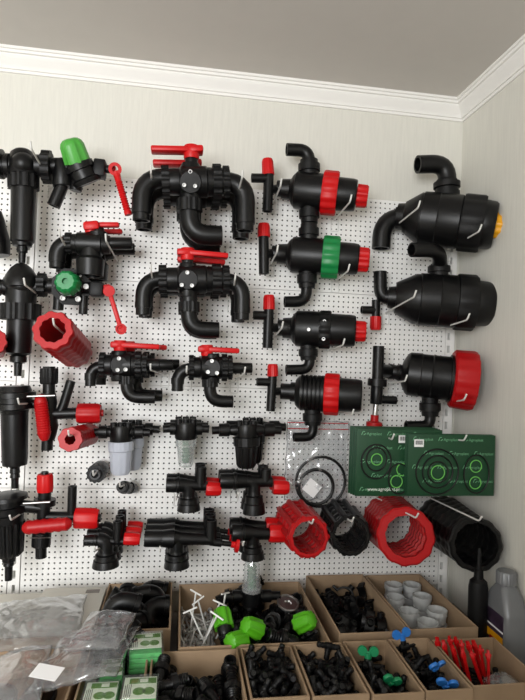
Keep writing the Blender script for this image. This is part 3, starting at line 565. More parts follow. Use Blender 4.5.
# ------------------------------------------------------------------ hollow baskets
def basket(label, a, b, r0, r1, hr, m, da, db, solid, bars=10, rings=5):
    t = thing('filter_basket', label, 'basket', Q(*b, db), 'hollow filter baskets hung mouth outwards'); k = r1/r0
    A, B = (a[0], a[1], da), (b[0], b[1], db); th = hr/r0
    def at(u): return (a[0]+(b[0]-a[0])*u, a[1]+(b[1]-a[1])*u, da+(db-da)*u)
    O(t, 'mouth_ring', m, 0, ('L', A, at(.09), [(0, hr), (0, r0*.94), (.2, r0), (.8, r0), (1, r0*.97), (1, hr), (0, hr)], {'mod': (12, .03)}))
    if solid:
        O(t, 'basket_shell', m, 0, ('L', at(.06), B, [(0, hr), (0, r0*.93)]+[q for i in range(7) for q in ((.04+i*.135, r0*.92), (.06+i*.135, r0*.95), (.13+i*.135, r0*.95), (.15+i*.135, r0*.92))]+[(1, r0*.9), (1, r0*.8)]+[q for i in range(6) for q in ((.93-i*.15, r0*.82), (.9-i*.15, hr*.96), (.86-i*.15, hr*.96), (.83-i*.15, r0*.82))]+[(0, hr)], {'mod': (16, .04)}))
    else:
        for i in range(1, rings+1):
            u = i/rings
            O(t, 'rib_ring', m, 0, ('L', at(u-.07), at(u), [(0, r0*.8), (0, r0*.95), (1, r0*.95), (1, r0*.8), (0, r0*.8)], {'n': 28}))
        mb = MB()
        for i in range(bars):
            g = 2*PI*i/bars
            q = []
            for u in (0.03, .99):
                p = at(u); P = Q(*p); s = mpp(P)*r0*.93; q.append(P+Vector((math.cos(g)*s, 0, math.sin(g)*s)))
            mb.T(q, 3.0, n=8, rad=[3.0, 3.0])
        part('lengthwise_bars', mb, M[m], t)
basket('small red ribbed basket, leftmost of the four hollow baskets', (309, 537.5), (294, 520), 20.5, 18, 16.4, 'dred', .24, .06, False)
basket('small black ribbed basket, second of the four hollow baskets', (351, 536), (338, 519), 20, 18, 16.4, 'black', .22, .05, False)
basket('large red basket, third of the four hollow baskets', (406, 536.5), (389, 521), 29, 28, 20.5, 'dred', .26, .04, True)
basket('large black basket, rightmost of the four hollow baskets, above the black bottle', (476.5, 545), (441, 520), 27, 26, 21.8, 'black', .285, .04, True)
# ------------------------------------------------------------------ hooks
for a in (
 ('white wire hook holding the filter with the tilted green knob', (53, 187), (31.5, 149), .26),
 ('white wire hook through the left elbow of the small valve under the tilted green knob', (74, 262), (60, 236), .25),
 ('white wire hook under the right outlet of the small valve under the tilted green knob', (118, 262), (106, 241), .25),
 ('white wire hook holding the filter with the green knob facing out', (45, 300), (25, 285), .27),
 ('white wire hook in the left elbow of the topmost large three-way valve', (153.6, 197), (151, 173), .25),
 ('white wire hook in the right elbow of the topmost large three-way valve', (233.5, 213), (242, 178), .27),
 ('white wire hook in the left elbow of the lower large three-way valve', (156, 295), (151, 271), .26),
 ('white wire hook in the right elbow of the lower large three-way valve', (231.6, 301), (235, 279.5), .25),
 ('white wire hook under the right outlet of the small valve above the milky-bowl filter', (165, 375), (150.5, 370), .23),
 ('white wire hook at the left elbow of the small valve above the clear-bowl filter', (187.5, 377), (186.5, 372), .22),
 ('white wire hook under the right outlet of the small valve above the clear-bowl filter', (234, 381), (244.5, 373), .22),
 ('white wire hook at the neck of the topmost filter with red ring', (274, 202), (280.5, 186), .22),
 ('white wire hook under the right end of the topmost filter with red ring', (334.5, 220), (350, 202), .25),
 ('white wire hook at the neck of the filter with green ring', (270, 265), (277, 252), .22),
 ('white wire hook under the right end of the filter with green ring', (335, 281), (348, 271), .25),
 ('white wire hook at the neck of the bolted filter', (275, 336), (282, 328), .22),
 ('white wire hook under the right end of the bolted filter', (330, 350), (343, 345), .25),
 ('white wire hook under the right end of the ribbed black filter with red ring', (338, 412), (352, 415), .22),
 ('white wire hook at the left neck of the filter with yellow plug', (393, 228), (418, 208), .28),
 ('white wire hook under the right end of the filter with yellow plug', (446.5, 250), (479, 231.5), .27),
 ('white wire hook at the left neck of the second large filter', (385, 313), (414, 297), .28),
 ('white wire hook under the right end of the second large filter', (437, 329.5), (467, 320), .27),
 ('white wire hook at the left neck of the filter with wide red ring cap', (391, 383.5), (405, 381), .26),
 ('white wire hook under the right end of the filter with wide red ring cap', (443, 403.5), (464, 400), .27),
 ('white wire hook through the left end of the green spare-part cards', (379, 434), (392, 439.5), .27),
 ('white wire hook through the right end of the green spare-part cards', (426, 437), (464, 440.5), .27),
 ('white wire hook inside the large red basket', (371, 495), (416, 518), .31),
 ('white wire hook inside the large black basket', (424, 495), (479, 521), .33),
 ('white wire hook inside the small red basket', (291, 507), (312, 524), .27),
 ('white wire hook inside the small black basket', (330, 507), (352, 522), .26),
 ('white wire hook inside the large hollow red cup', (77, 345), (54, 325), .335),
 ('white wire hook inside the small hollow red cup', (89, 432), (69, 436), .29),
 ('white wire hook at the head of the filter with upright red grip', (37, 403), (19, 404), .26),
 ('white wire hook at the head of the filter with level red grip', (29.7, 508), (11, 520), .27),
 ('white wire hook inside the black ring-nut fitting', (103, 464), (93.5, 476), .16),
 ('white wire hook inside the short black stepped fitting', (135, 480), (120, 487), .16),
 ('white wire hook under the tee fitting below the clear-bowl filter', (178, 493), (176, 500), .19),
 ('white wire hook under the tee fitting below the black-bowl filter', (234, 489), (238, 498), .19),
 ('white wire hook under the left stack of tee fittings', (112, 541), (95, 551), .24),
 ('white wire hook under the ribbed tee fittings with red discs', (160, 535), (160, 552), .25),
 ('white wire hook under the tee fittings above the upturned clear filter', (240, 530), (243, 546), .22),
): hook(*a)

# ------------------------------------------------------------------ printed cards with rubber rings
def text_faces(txt, size, mb, origin, u, v, align='LEFT'):
    cu = bpy.data.curves.new('t', 'FONT'); cu.body = txt; cu.size = size; cu.resolution_u = 2; cu.align_x = align
    ob = bpy.data.objects.new('t', cu); C.objects.link(ob); bpy.context.view_layer.update()
    me = bpy.data.meshes.new_from_object(ob.evaluated_get(bpy.context.evaluated_depsgraph_get()))
    o = len(mb.v)
    for p in me.vertices: mb.v.append(origin+u*p.co.x+v*p.co.y)
    for f in me.polygons: mb.f.append(tuple(o+i for i in f.vertices))
    bpy.data.objects.remove(ob); bpy.data.curves.remove(cu); bpy.data.meshes.remove(me)
X_, Z_ = Vector((1, 0, 0)), Vector((0, 0, 1))
CG = 'green printed spare-part cards'
def card(label, tl, br, d, rings=(), grings=(), site=None, stick=None, plain=False):
    P0, P1 = Q(*tl, d), Q(*br, d); w, h = P1.x-P0.x, P0.z-P1.z; c = (P0+P1)/2; c.y = -d
    t = thing('spare_part_card', label, 'card', Vector((c.x, -d, P1.z)), CG)
    mb = MB(world=True); mb.box(c, (w, .003, h), None, .0008); part('card_sheet', mb, M['gcard'], t)
    y = -d-.0021
    mb = MB(world=True)
    for r in range(5):
        for k in range(4):
            x = P0.x+.012+k*.07+(r % 2)*.03; z = P0.z-.016-r*.036
            if x+.05 > P1.x or z < P1.z: continue
            text_faces('Agroplast', .0105, mb, Vector((x+.014, y, z)), X_, Z_)
            for a, b, e, f in ((0, 0, .004, .009), (.004, .009, .009, .009), (.006, 0, .012, .004)):
                p, q = Vector((x+a, y, z+b)), Vector((x+e, y, z+f)); n = Vector((-(q-p).z, 0, (q-p).x)).normalized()*.0009
                o = len(mb.v); mb.v += [p-n, q-n, q+n, p+n]; mb.f.append((o, o+1, o+2, o+3))
    part('printed_pattern', mb, M['gprint'], t, label='pale repeated lettering')
    if site:
        mb = MB(world=True); o = Q(*site, d); o.y = y-.0004; text_faces('www.agroplast.pl', .0125, mb, o, X_, Z_); part('printed_address', mb, M['wprint'], t, label='white web address')
    for x, yy, rx, ry in rings:
        mb = MB(world=True); p = Q(x, yy, d); s = mpp(p); p.y = -d-.004; mb.torus(p, (0, 1, 0), rx*s, .0021, n=36, m=7, ell=(1, ry/rx)); part('rubber_ring', mb, M['rubber'], t)
    for x, yy, r in grings:
        mb = MB(world=True); p = Q(x, yy, d); s = mpp(p); p.y = -d-.0035; mb.torus(p, (0, 1, 0), r*s, .0014, n=26, m=6); part('small_ring', mb, M['gring'], t, label='light green ring')
    if stick:
        p = Q(*stick, d); s = mpp(p); p.y = y-.0006; mb = MB(world=True); mb.box(p, (10*s, .0006, 7.5*s)); sk = part('barcode_sticker', mb, M['white'], t, label='white sticker')
        mb = MB(world=True)
        for i in range(11): mb.box(p+Vector(((-3.6+i*.72)*s, -.0005, .6*s)), ((.25+.3*((i*7) % 3)/2)*s, .0003, 4*s))
        part('bars', mb, M['ink'], t, sk)
    return t
for i in range(4):
    k = 3-i
    card(['rearmost green card of the left stack, only its left edge showing', 'third green card from the front of the left stack', 'second green card from the front of the left stack'][i] if i < 3 else 'front green card of the left stack, with white web address',
         (357-k*2.3, 428.5-k*.9), (440-k*2.3, 496-k*1.0), .215-k*.022, *(((375.7, 461.4, 15.5, 17), (376, 459, 10.5, 11.5), (398.5, 478.5, 11, 15)), ((376.3, 459.2, 5.6), (402, 469.3, 6), (396, 481.3, 6)), (367, 490.5), (403, 439)) if k == 0 else ((), (), None, None))
for i in range(3):
    k = 2-i
    card(['rearmost green card of the right stack', 'middle green card of the right stack'][i] if i < 2 else 'front green card of the right stack, with nested black rings and an oval ring',
         (408.5-k*1.5, 434-k*.5), (493.5-k*1.5, 495.8-k*.7), .237-k*.009, *(((436.6, 471.5, 22.5, 22.5), (437, 471.5, 16, 16), (437.2, 472, 10.5, 10.5), (475.7, 473.7, 13.5, 19)), ((437.3, 472.3, 7), (475.2, 466, 6), (474.6, 482.5, 6)), None, (418.6, 443)) if k == 0 else ((), (), None, None))

# ------------------------------------------------------------------ clear bags
from mathutils import noise as NZ
def pouch(name, label, cat, org, u, v, nrm, nu, nv, thick, amp, seed, mat_='film', freq=22, group=None, fine=1.0):
    """a crumpled bag of film: two sheets joined at their rim; org corner, u and v its sides"""
    mb = MB(world=True); idx = {}
    for side in (0, 1):
        for i in range(nu+1):
            for j in range(nv+1):
                rim = i in (0, nu) or j in (0, nv)
                if side and rim: idx[side, i, j] = idx[0, i, j]; continue
                a, b = i/nu, j/nv; p = org+u*a+v*b
                prof_ = (math.sin(PI*a)*math.sin(PI*b))**.5*thick
                q = p*freq+Vector((seed, side*9.1, seed*.7))
                wv = NZ.noise(q)+.6*(abs(NZ.noise(q*2.1))*2-.6)*fine+.35*NZ.noise(q*4.6)*fine*fine
                p = p+nrm*((prof_ if side == 0 else -prof_*.15)+amp*wv*(1 if side == 0 else .4))+u.normalized()*amp*.7*NZ.noise(q*1.3+Vector((5, 5, 5)))+v.normalized()*amp*.7*NZ.noise(q*1.3+Vector((9, 1, 4)))
                idx[side, i, j] = len(mb.v); mb.v.append(p)
    for side in (0, 1):
        for i in range(nu):
            for j in range(nv):
                q = (idx[side, i, j], idx[side, i+1, j], idx[side, i+1, j+1], idx[side, i, j+1]); mb.f.append(q if side == 0 else q[::-1])
    t = thing(name, label, cat, org+u*.5+v*.5, group); o = part('film', mb, M[mat_], t)
    o.data.set_sharp_from_angle(angle=PI); return t
d = .045
A, B, D_ = Q(287, 420, d), Q(349, 421.5, d), Q(284, 500, d)
t = pouch('zip_bag', 'clear zip bag with two grey rings and a paper slip, left of the green cards', 'bag', D_, B-A, A-D_, Vector((0, -1, 0)), 34, 44, .014, .008, 3.1, freq=34)
mb = MB(world=True)
for y in (423, 429): mb.box(Q(318, y, d+.006), ((B-A).length*.97, .0015, .0022))
part('zip_strip', mb, M['dred'], t, label='red zip line')
for x, y, r, l in ((320.6, 481.7, 25, 'large thin grey ring inside the clear zip bag'), (316, 487, 17.5, 'smaller thick grey ring inside the clear zip bag')):
    p = Q(x, y, d+.007); s = mpp(p); mb = MB(world=True); mb.torus(p, (.02, 1, .04), r*s, .005 if r < 20 else .0042, n=40); solo('sealing_ring', mb, M['rubber'], l, 'ring', p)
p = Q(312, 488, d+.012); s = mpp(p); mb = MB(world=True); mb.box(p, (15*s, .0008, 14*s), (0, math.radians(38), 0)); solo('paper_slip', mb, M['white'], 'square white paper slip turned on its corner inside the clear zip bag', 'label', p)

# ------------------------------------------------------------------ counter
SZ = -.716
mb = MB(world=True); CL, CR, CB, CFt = -1.4, CX-.002, -.018, -.86
t = thing('display_counter', 'grey counter under the pegboard carrying all the cardboard boxes', 'counter', Vector((-.3, -.43, FZ)))
mb.box(((CL+CR)/2, (CB+CFt)/2, SZ-.015), (CR-CL, CB-CFt, .03), None, .003); part('worktop', mb, M['lam'], t)
mb = MB(world=True); mb.box(((CL+CR)/2, CFt+.03, (FZ+SZ-.03)/2), (CR-CL-.04, .018, SZ-.03-FZ)); part('front_panel', mb, M['lam'], t)
for x in (CL+.03, CR-.03):
    mb = MB(world=True); mb.box((x, (CB+CFt)/2, (FZ+SZ-.03)/2), (.018, CB-CFt-.02, SZ-.03-FZ)); part('side_panel', mb, M['lam'], t)
RZ = -.625
BOX = dict(elbows=(-.168, .002, -.298, -.040), left=(-.166, -.042, -.62, -.305), wide=(.020, .357, -.383, -.055), clamps=(.386, .558, -.352, -.014), caps=(.561, .734, -.345, -.022),
           tails=(-.036, .146, -.63, -.395), jets=(.152, .264, -.572, -.392), jets2=(.269, .379, -.575, -.387), greens=(.384, .487, -.58, -.384), blues=(.491, .588, -.578, -.382), reds=(.592, .745, -.57, -.392), bags=(-.52, -.178, -.62, -.315))
BL = dict(elbows='cardboard box of large black elbows behind the green packets', left='cardboard box holding the green packets', wide='wide cardboard box with lime green caps and a heap of screws',
          clamps='cardboard box of curved black clamps under the small black basket', caps='cardboard box of frosted white caps under the large red basket', tails='cardboard box of black hose tails in front of the lime green caps',
          jets='narrow cardboard box of small black tees, just right of the hose tails', jets2='narrow cardboard box of small black tees in front of the curved black clamps', greens='narrow cardboard box of black taps with teal green handles',
          blues='narrow cardboard box of black taps with blue handles', reds='cardboard box with red spikes beside the grey canister', bags='cardboard box under the clear plastic bags at the left')
def carton(k):
    x0, x1, y0, y1 = BOX[k]; z0 = SZ+.0005; z1 = RZ; w = .0042; mb = MB(world=True)
    b = bmesh.new(); n = 6
    def wob(i): return .003*math.sin(i*2.3+x0*40)
    mb.box(((x0+x1)/2, (y0+y1)/2, z0+.002), (x1-x0, y1-y0, .004))
    for ax in (0, 1):
        for s in (0, 1):
            if ax: c = ((x0+x1)/2, (y1-w/2) if s else (y0+w/2), (z0+z1)/2); sz = (x1-x0, w, z1-z0)
            else: c = ((x1-w/2) if s else (x0+w/2), (y0+y1)/2, (z0+z1)/2); sz = (w, y1-y0-2*w, z1-z0)
            mb.box(c, sz, None, .0008, 1)
    b.free()
    return solo('cardboard_box', mb, M['card'], BL[k], 'box', Vector(((x0+x1)/2, (y0+y1)/2, z0)), 'open cardboard boxes on the counter')
for k in BOX: carton(k)
# flat white cartons
def flat_carton(label, x0, x1, y0, y1, z1, stick):
    t = thing('white_carton', label, 'box', Vector(((x0+x1)/2, (y0+y1)/2, SZ)), 'closed white cartons')
    mb = MB(world=True); mb.box(((x0+x1)/2, (y0+y1)/2, (SZ+z1)/2+.0005), (x1-x0, y1-y0, z1-SZ), None, .0025); part('carton_body', mb, M['carton'], t)
    mb = MB(world=True); mb.box(((x0+x1)/2, (y0+y1)/2, z1-.011), (x1-x0+.003, y1-y0+.003, .024), None, .002); part('lid', mb, M['carton'], t)
    if stick:
        mb = MB(world=True); mb.box((x1-.03, y1-.026, z1+.0014), (.034, .02, .0008)); s = part('label_sticker', mb, M['lam'], t, label='small grey sticker')
        mb = MB(world=True)
        for i in range(6): mb.box((x1-.03, y0-.0022, z1-.03) if 0 else (x1-.12+i*.018, y0-.0005, z1-.05), (.006, .002, .006))
        part('punched_hole', mb, M['ink'], t)
flat_carton('flat white carton with a grey sticker, beside the box of large black elbows', -.326, -.172, -.298, -.07, -.622, True)
flat_carton('flat white carton at the left picture edge, under the clear plastic bags', -.56, -.332, -.29, -.07, -.634, False)

# ------------------------------------------------------------------ canister and bottle
bx, by = .8145, -.328
t = thing('oil_canister', 'silver grey canister with round cap, against the right wall', 'canister', Vector((bx, by, SZ)))
def loft(mb, secs, n=6):                                   # lofted rounded-rectangle sections (z, hx, hy, r)
    prev = None
    for z, hx, hy, r in secs:
        cur = []
        for q in range(4):
            sx, sy = ((1, 1), (-1, 1), (-1, -1), (1, -1))[q]
            for k in range(n+1):
                g = PI/2*q+PI/2*k/n; mb.v.append(Vector((bx+sx*(hx-r)+r*math.cos(g), by+sy*(hy-r)+r*math.sin(g), z))); cur.append(len(mb.v)-1)
        m = len(cur)
        if prev:
            for k in range(m): mb.f.append((prev[k], prev[(k+1) % m], cur[(k+1) % m], cur[k]))
        else: mb.f.append(tuple(cur[::-1]))
        prev = cur
    mb.f.append(tuple(prev))
top = -.520
mb = MB(world=True)
loft(mb, [(SZ+.001, .029, .05, .012), (SZ+.006, .0325, .055, .014), (top-.075, .0325, .055, .014), (top-.066, .032, .053, .014), (top-.03, .026, .034, .014), (top-.016, .0215, .024, .016), (top-.01, .019, .02, .015)])
part('canister_body', mb, M['grey'], t)
mb = MB(world=True); mb.L((bx, by, top-.016), (bx, by, top+.022), [(0, 0), (0, .0195), (.2, .0195), (.2, .0245), (.9, .024), (1, .021), (1, 0)], mod=(20, .04)); part('screw_cap', mb, M['grey'], t)
def face(mb, y0, y1, z0, z1, off): mb.box((bx-.0329-off, by+(y0+y1)/2, (z0+z1)/2), (.0008, y1-y0, z1-z0))
mb = MB(world=True); face(mb, -.043, .043, top-.19, top-.072, .0000); lb = part('printed_label', mb, mat('violet_label_print', (58, 44, 62), .4, var=.5, vscale=45), t, label='dark violet printed label')
mb = MB(world=True); face(mb, -.043, .043, top-.140, top-.122, .0006); part('label_band', mb, M['yellow'], t, lb, label='yellow band')
mb = MB(world=True); face(mb, -.043, .043, top-.112, top-.108, .0006); part('label_line', mb, M['white'], t, lb)
mb = MB(world=True); face(mb, -.03, .01, top-.160, top-.136, .0012); part('label_emblem', mb, M['dred'], t, lb, label='red blot')
bq = Vector((.762, -.292, SZ))
t = thing('spray_bottle', 'matte black bottle with pointed spout, left of the grey canister', 'bottle', bq)
mb = MB(world=True); mb.L(bq+Vector((0, 0, .001)), bq+Vector((0, 0, .186)), [(0, 0), (0, .021), (.03, .0235), (.88, .0235), (.96, .021), (1, .013), (1, 0)], n=28); part('bottle_body', mb, M['black2'], t)
mb = MB(world=True); mb.L(bq+Vector((0, 0, .183)), bq+Vector((0, 0, .262)), [(0, 0), (0, .012), (.3, .011), (.34, .007), (.9, .0055), (1, .004), (1, 0)], n=20); part('spout', mb, M['black2'], t)
# ------------------------------------------------------------------ loose goods in the boxes
def arc_tube(mb, r, pts, **k): mb.T(pts, r, **k)
PROTO = {}
def proto(key, name, cat, parts):
    if len(parts) == 1:
        o = solo(name, parts[0][1], M[parts[0][2]], None, cat, Vector())
    else:
        o = thing(name, None, cat, Vector())
        for nm, mb, m, lab in parts: part(nm, mb, M[m], o, None, lab)
    PROTO[key] = o; return o
def W_(): return MB(world=True)
mb = W_(); mb.T([(-.028, 0, -.028), (-.028, 0, .022), (.026, 0, .022)], .0205, bend=.036, ho='se', n=18)
mb.L((-.028, 0, -.029), (-.028, 0, -.018), [(0, .017), (0, .0235), (1, .0235), (1, .019)], n=18); mb.L((.027, 0, .022), (.016, 0, .022), [(0, .017), (0, .0235), (1, .0235), (1, .019)], n=18)
proto('elbow', 'elbow_fitting', 'fitting', [('elbow', mb, 'black', None)])
mb = W_(); mb.L((0, 0, -.035), (0, 0, .002), [(0, .008)]+barbs(.0115, 5)[1:-1]+[(1, 0)], n=14); mb.L((0, 0, 0), (0, 0, .012), flat(.0175), mod=(8, .07)); mb.L((0, 0, .011), (0, 0, .032), [(0, 0), (0, .0135)]+[q for i in range(4) for q in ((.1+i*.22, .0135), (.2+i*.22, .012))]+[(1, .0125), (1, .009), (.4, .009), (.4, 0)], n=14)
proto('tail', 'hose_tail', 'fitting', [('tail', mb, 'black', None)])
mb = W_(); mb.L((-.026, 0, 0), (.026, 0, 0), [(0, 0), (0, .0052), (.08, .0066), (.2, .0054), (.22, .0066), (.34, .0056), (.36, .0078), (.64, .0078), (.66, .0056), (.78, .0066), (.8, .0054), (.92, .0066), (1, .0052), (1, 0)], n=12); mb.L((0, 0, 0), (0, 0, .027), [(0, 0), (0, .0072), (.4, .0072), (.42, .0055), (.6, .0066), (.62, .0055), (.9, .0064), (1, .0052), (1, 0)], n=12)
proto('tee', 'small_tee', 'fitting', [('tee', mb, 'black2', None)])
def tapp(key, m, lab):
    a = W_(); a.L((-.028, 0, 0), (.028, 0, 0), [(0, 0), (0, .005), (.1, .0066), (.28, .0056), (.3, .0095), (.7, .0095), (.72, .0056), (.9, .0066), (1, .005), (1, 0)], n=12); a.L((0, 0, 0), (0, 0, .016), cyl(.008), n=12); a.L((0, 0, 0), (0, 0, -.02), cyl(.006), n=12)
    h = W_(); h.L((0, 0, .015), (0, 0, .026), cyl(.0075), n=12); h.box((0, 0, .026), (.016, .007, .008), None, .002)
    for s in (-1, 1): h.L((s*.0125, -.0035, .030), (s*.0125, .0035, .030), cyl(.0105, .2), n=16)
    proto(key, 'small_tap', 'tap', [('tap_body', a, 'black2', None), ('butterfly_handle', h, m, lab)])
tapp('gtap', 'teal', 'teal green butterfly handle'); tapp('btap', 'blue', 'blue butterfly handle')
mb = W_(); n = 14
for side in (0, 1):
    pass
for i in range(n+1):
    g = PI*i/n; c, s = math.cos(g), math.sin(g)
    for r, y in ((.024, -.012), (.029, -.012), (.029, .012), (.024, .012)): mb.v.append(Vector((c*r, y, s*r)))
for i in range(n):
    for k in range(4): mb.f.append((i*4+k, i*4+(k+1) % 4, i*4+4+(k+1) % 4, i*4+4+k))
mb.f.append((0, 1, 2, 3)); mb.f.append((n*4+3, n*4+2, n*4+1, n*4))
for s in (-1, 1): mb.box((s*.034, 0, .003), (.019, .022, .006), None, .002)
mb.L((0, 0, .027), (0, 0, .04), hol(.009), n=14)
proto('clamp', 'pipe_clamp', 'clamp', [('clamp', mb, 'black', None)])
mb = W_(); mb.L((0, 0, -.03), (0, 0, .03), [(0, 0), (0, .0023)]+[q for i in range(12) for q in ((.02+i*.07, .0023), (.045+i*.07, .0030))]+[(.88, .0026), (.88, .0062), (.96, .0062), (1, .004), (1, 0)], n=8)
proto('screw', 'machine_screw', 'screw', [('screw', mb, 'zinc', None)])
mb = W_(); mb.T([(0, 0, -.05), (0, 0, .04), (.012, 0, .052)], .0021, bend=.008, n=7); mb.T([(-.018, 0, -.05), (.018, 0, -.05)], .0021, n=7)
proto('loose_hook', 'loose_hook', 'hook', [('hook', mb, 'wire', None)])
mb = W_(); mb.L((0, 0, -.034), (0, 0, .034), [(0, .009), (0, .013)]+[q for i in range(5) for q in ((.05+i*.07, .0135), (.09+i*.07, .015))]+[(.42, .013), (.42, .021), (.6, .021), (.6, .0135)]+[q for i in range(4) for q in ((.63+i*.09, .0125), (.69+i*.09, .0145))]+[(1, .013), (1, .009), (.7, .009), (.7, 0)], n=18)
proto('nipple', 'threaded_connector', 'fitting', [('connector', mb, 'black', None)])
a = W_(); a.L((0, 0, -.04), (0, 0, 0), [(0, .008), (0, .012)]+[q for i in range(4) for q in ((.05+i*.12, .0125), (.1+i*.12, .014))]+[(.6, .016), (1, .018), (1, 0)], n=18)
h = W_(); h.L((0, 0, -.004), (0, 0, .042), [(0, 0), (0, .024), (.7, .022), (.92, .0185), (1, .012), (1, 0)], mod=(8, .11))
proto('limecap', 'lime_capped_fitting', 'fitting', [('fitting_body', a, 'black', None), ('lime_cap', h, 'lime', 'lime green lobed cap')])
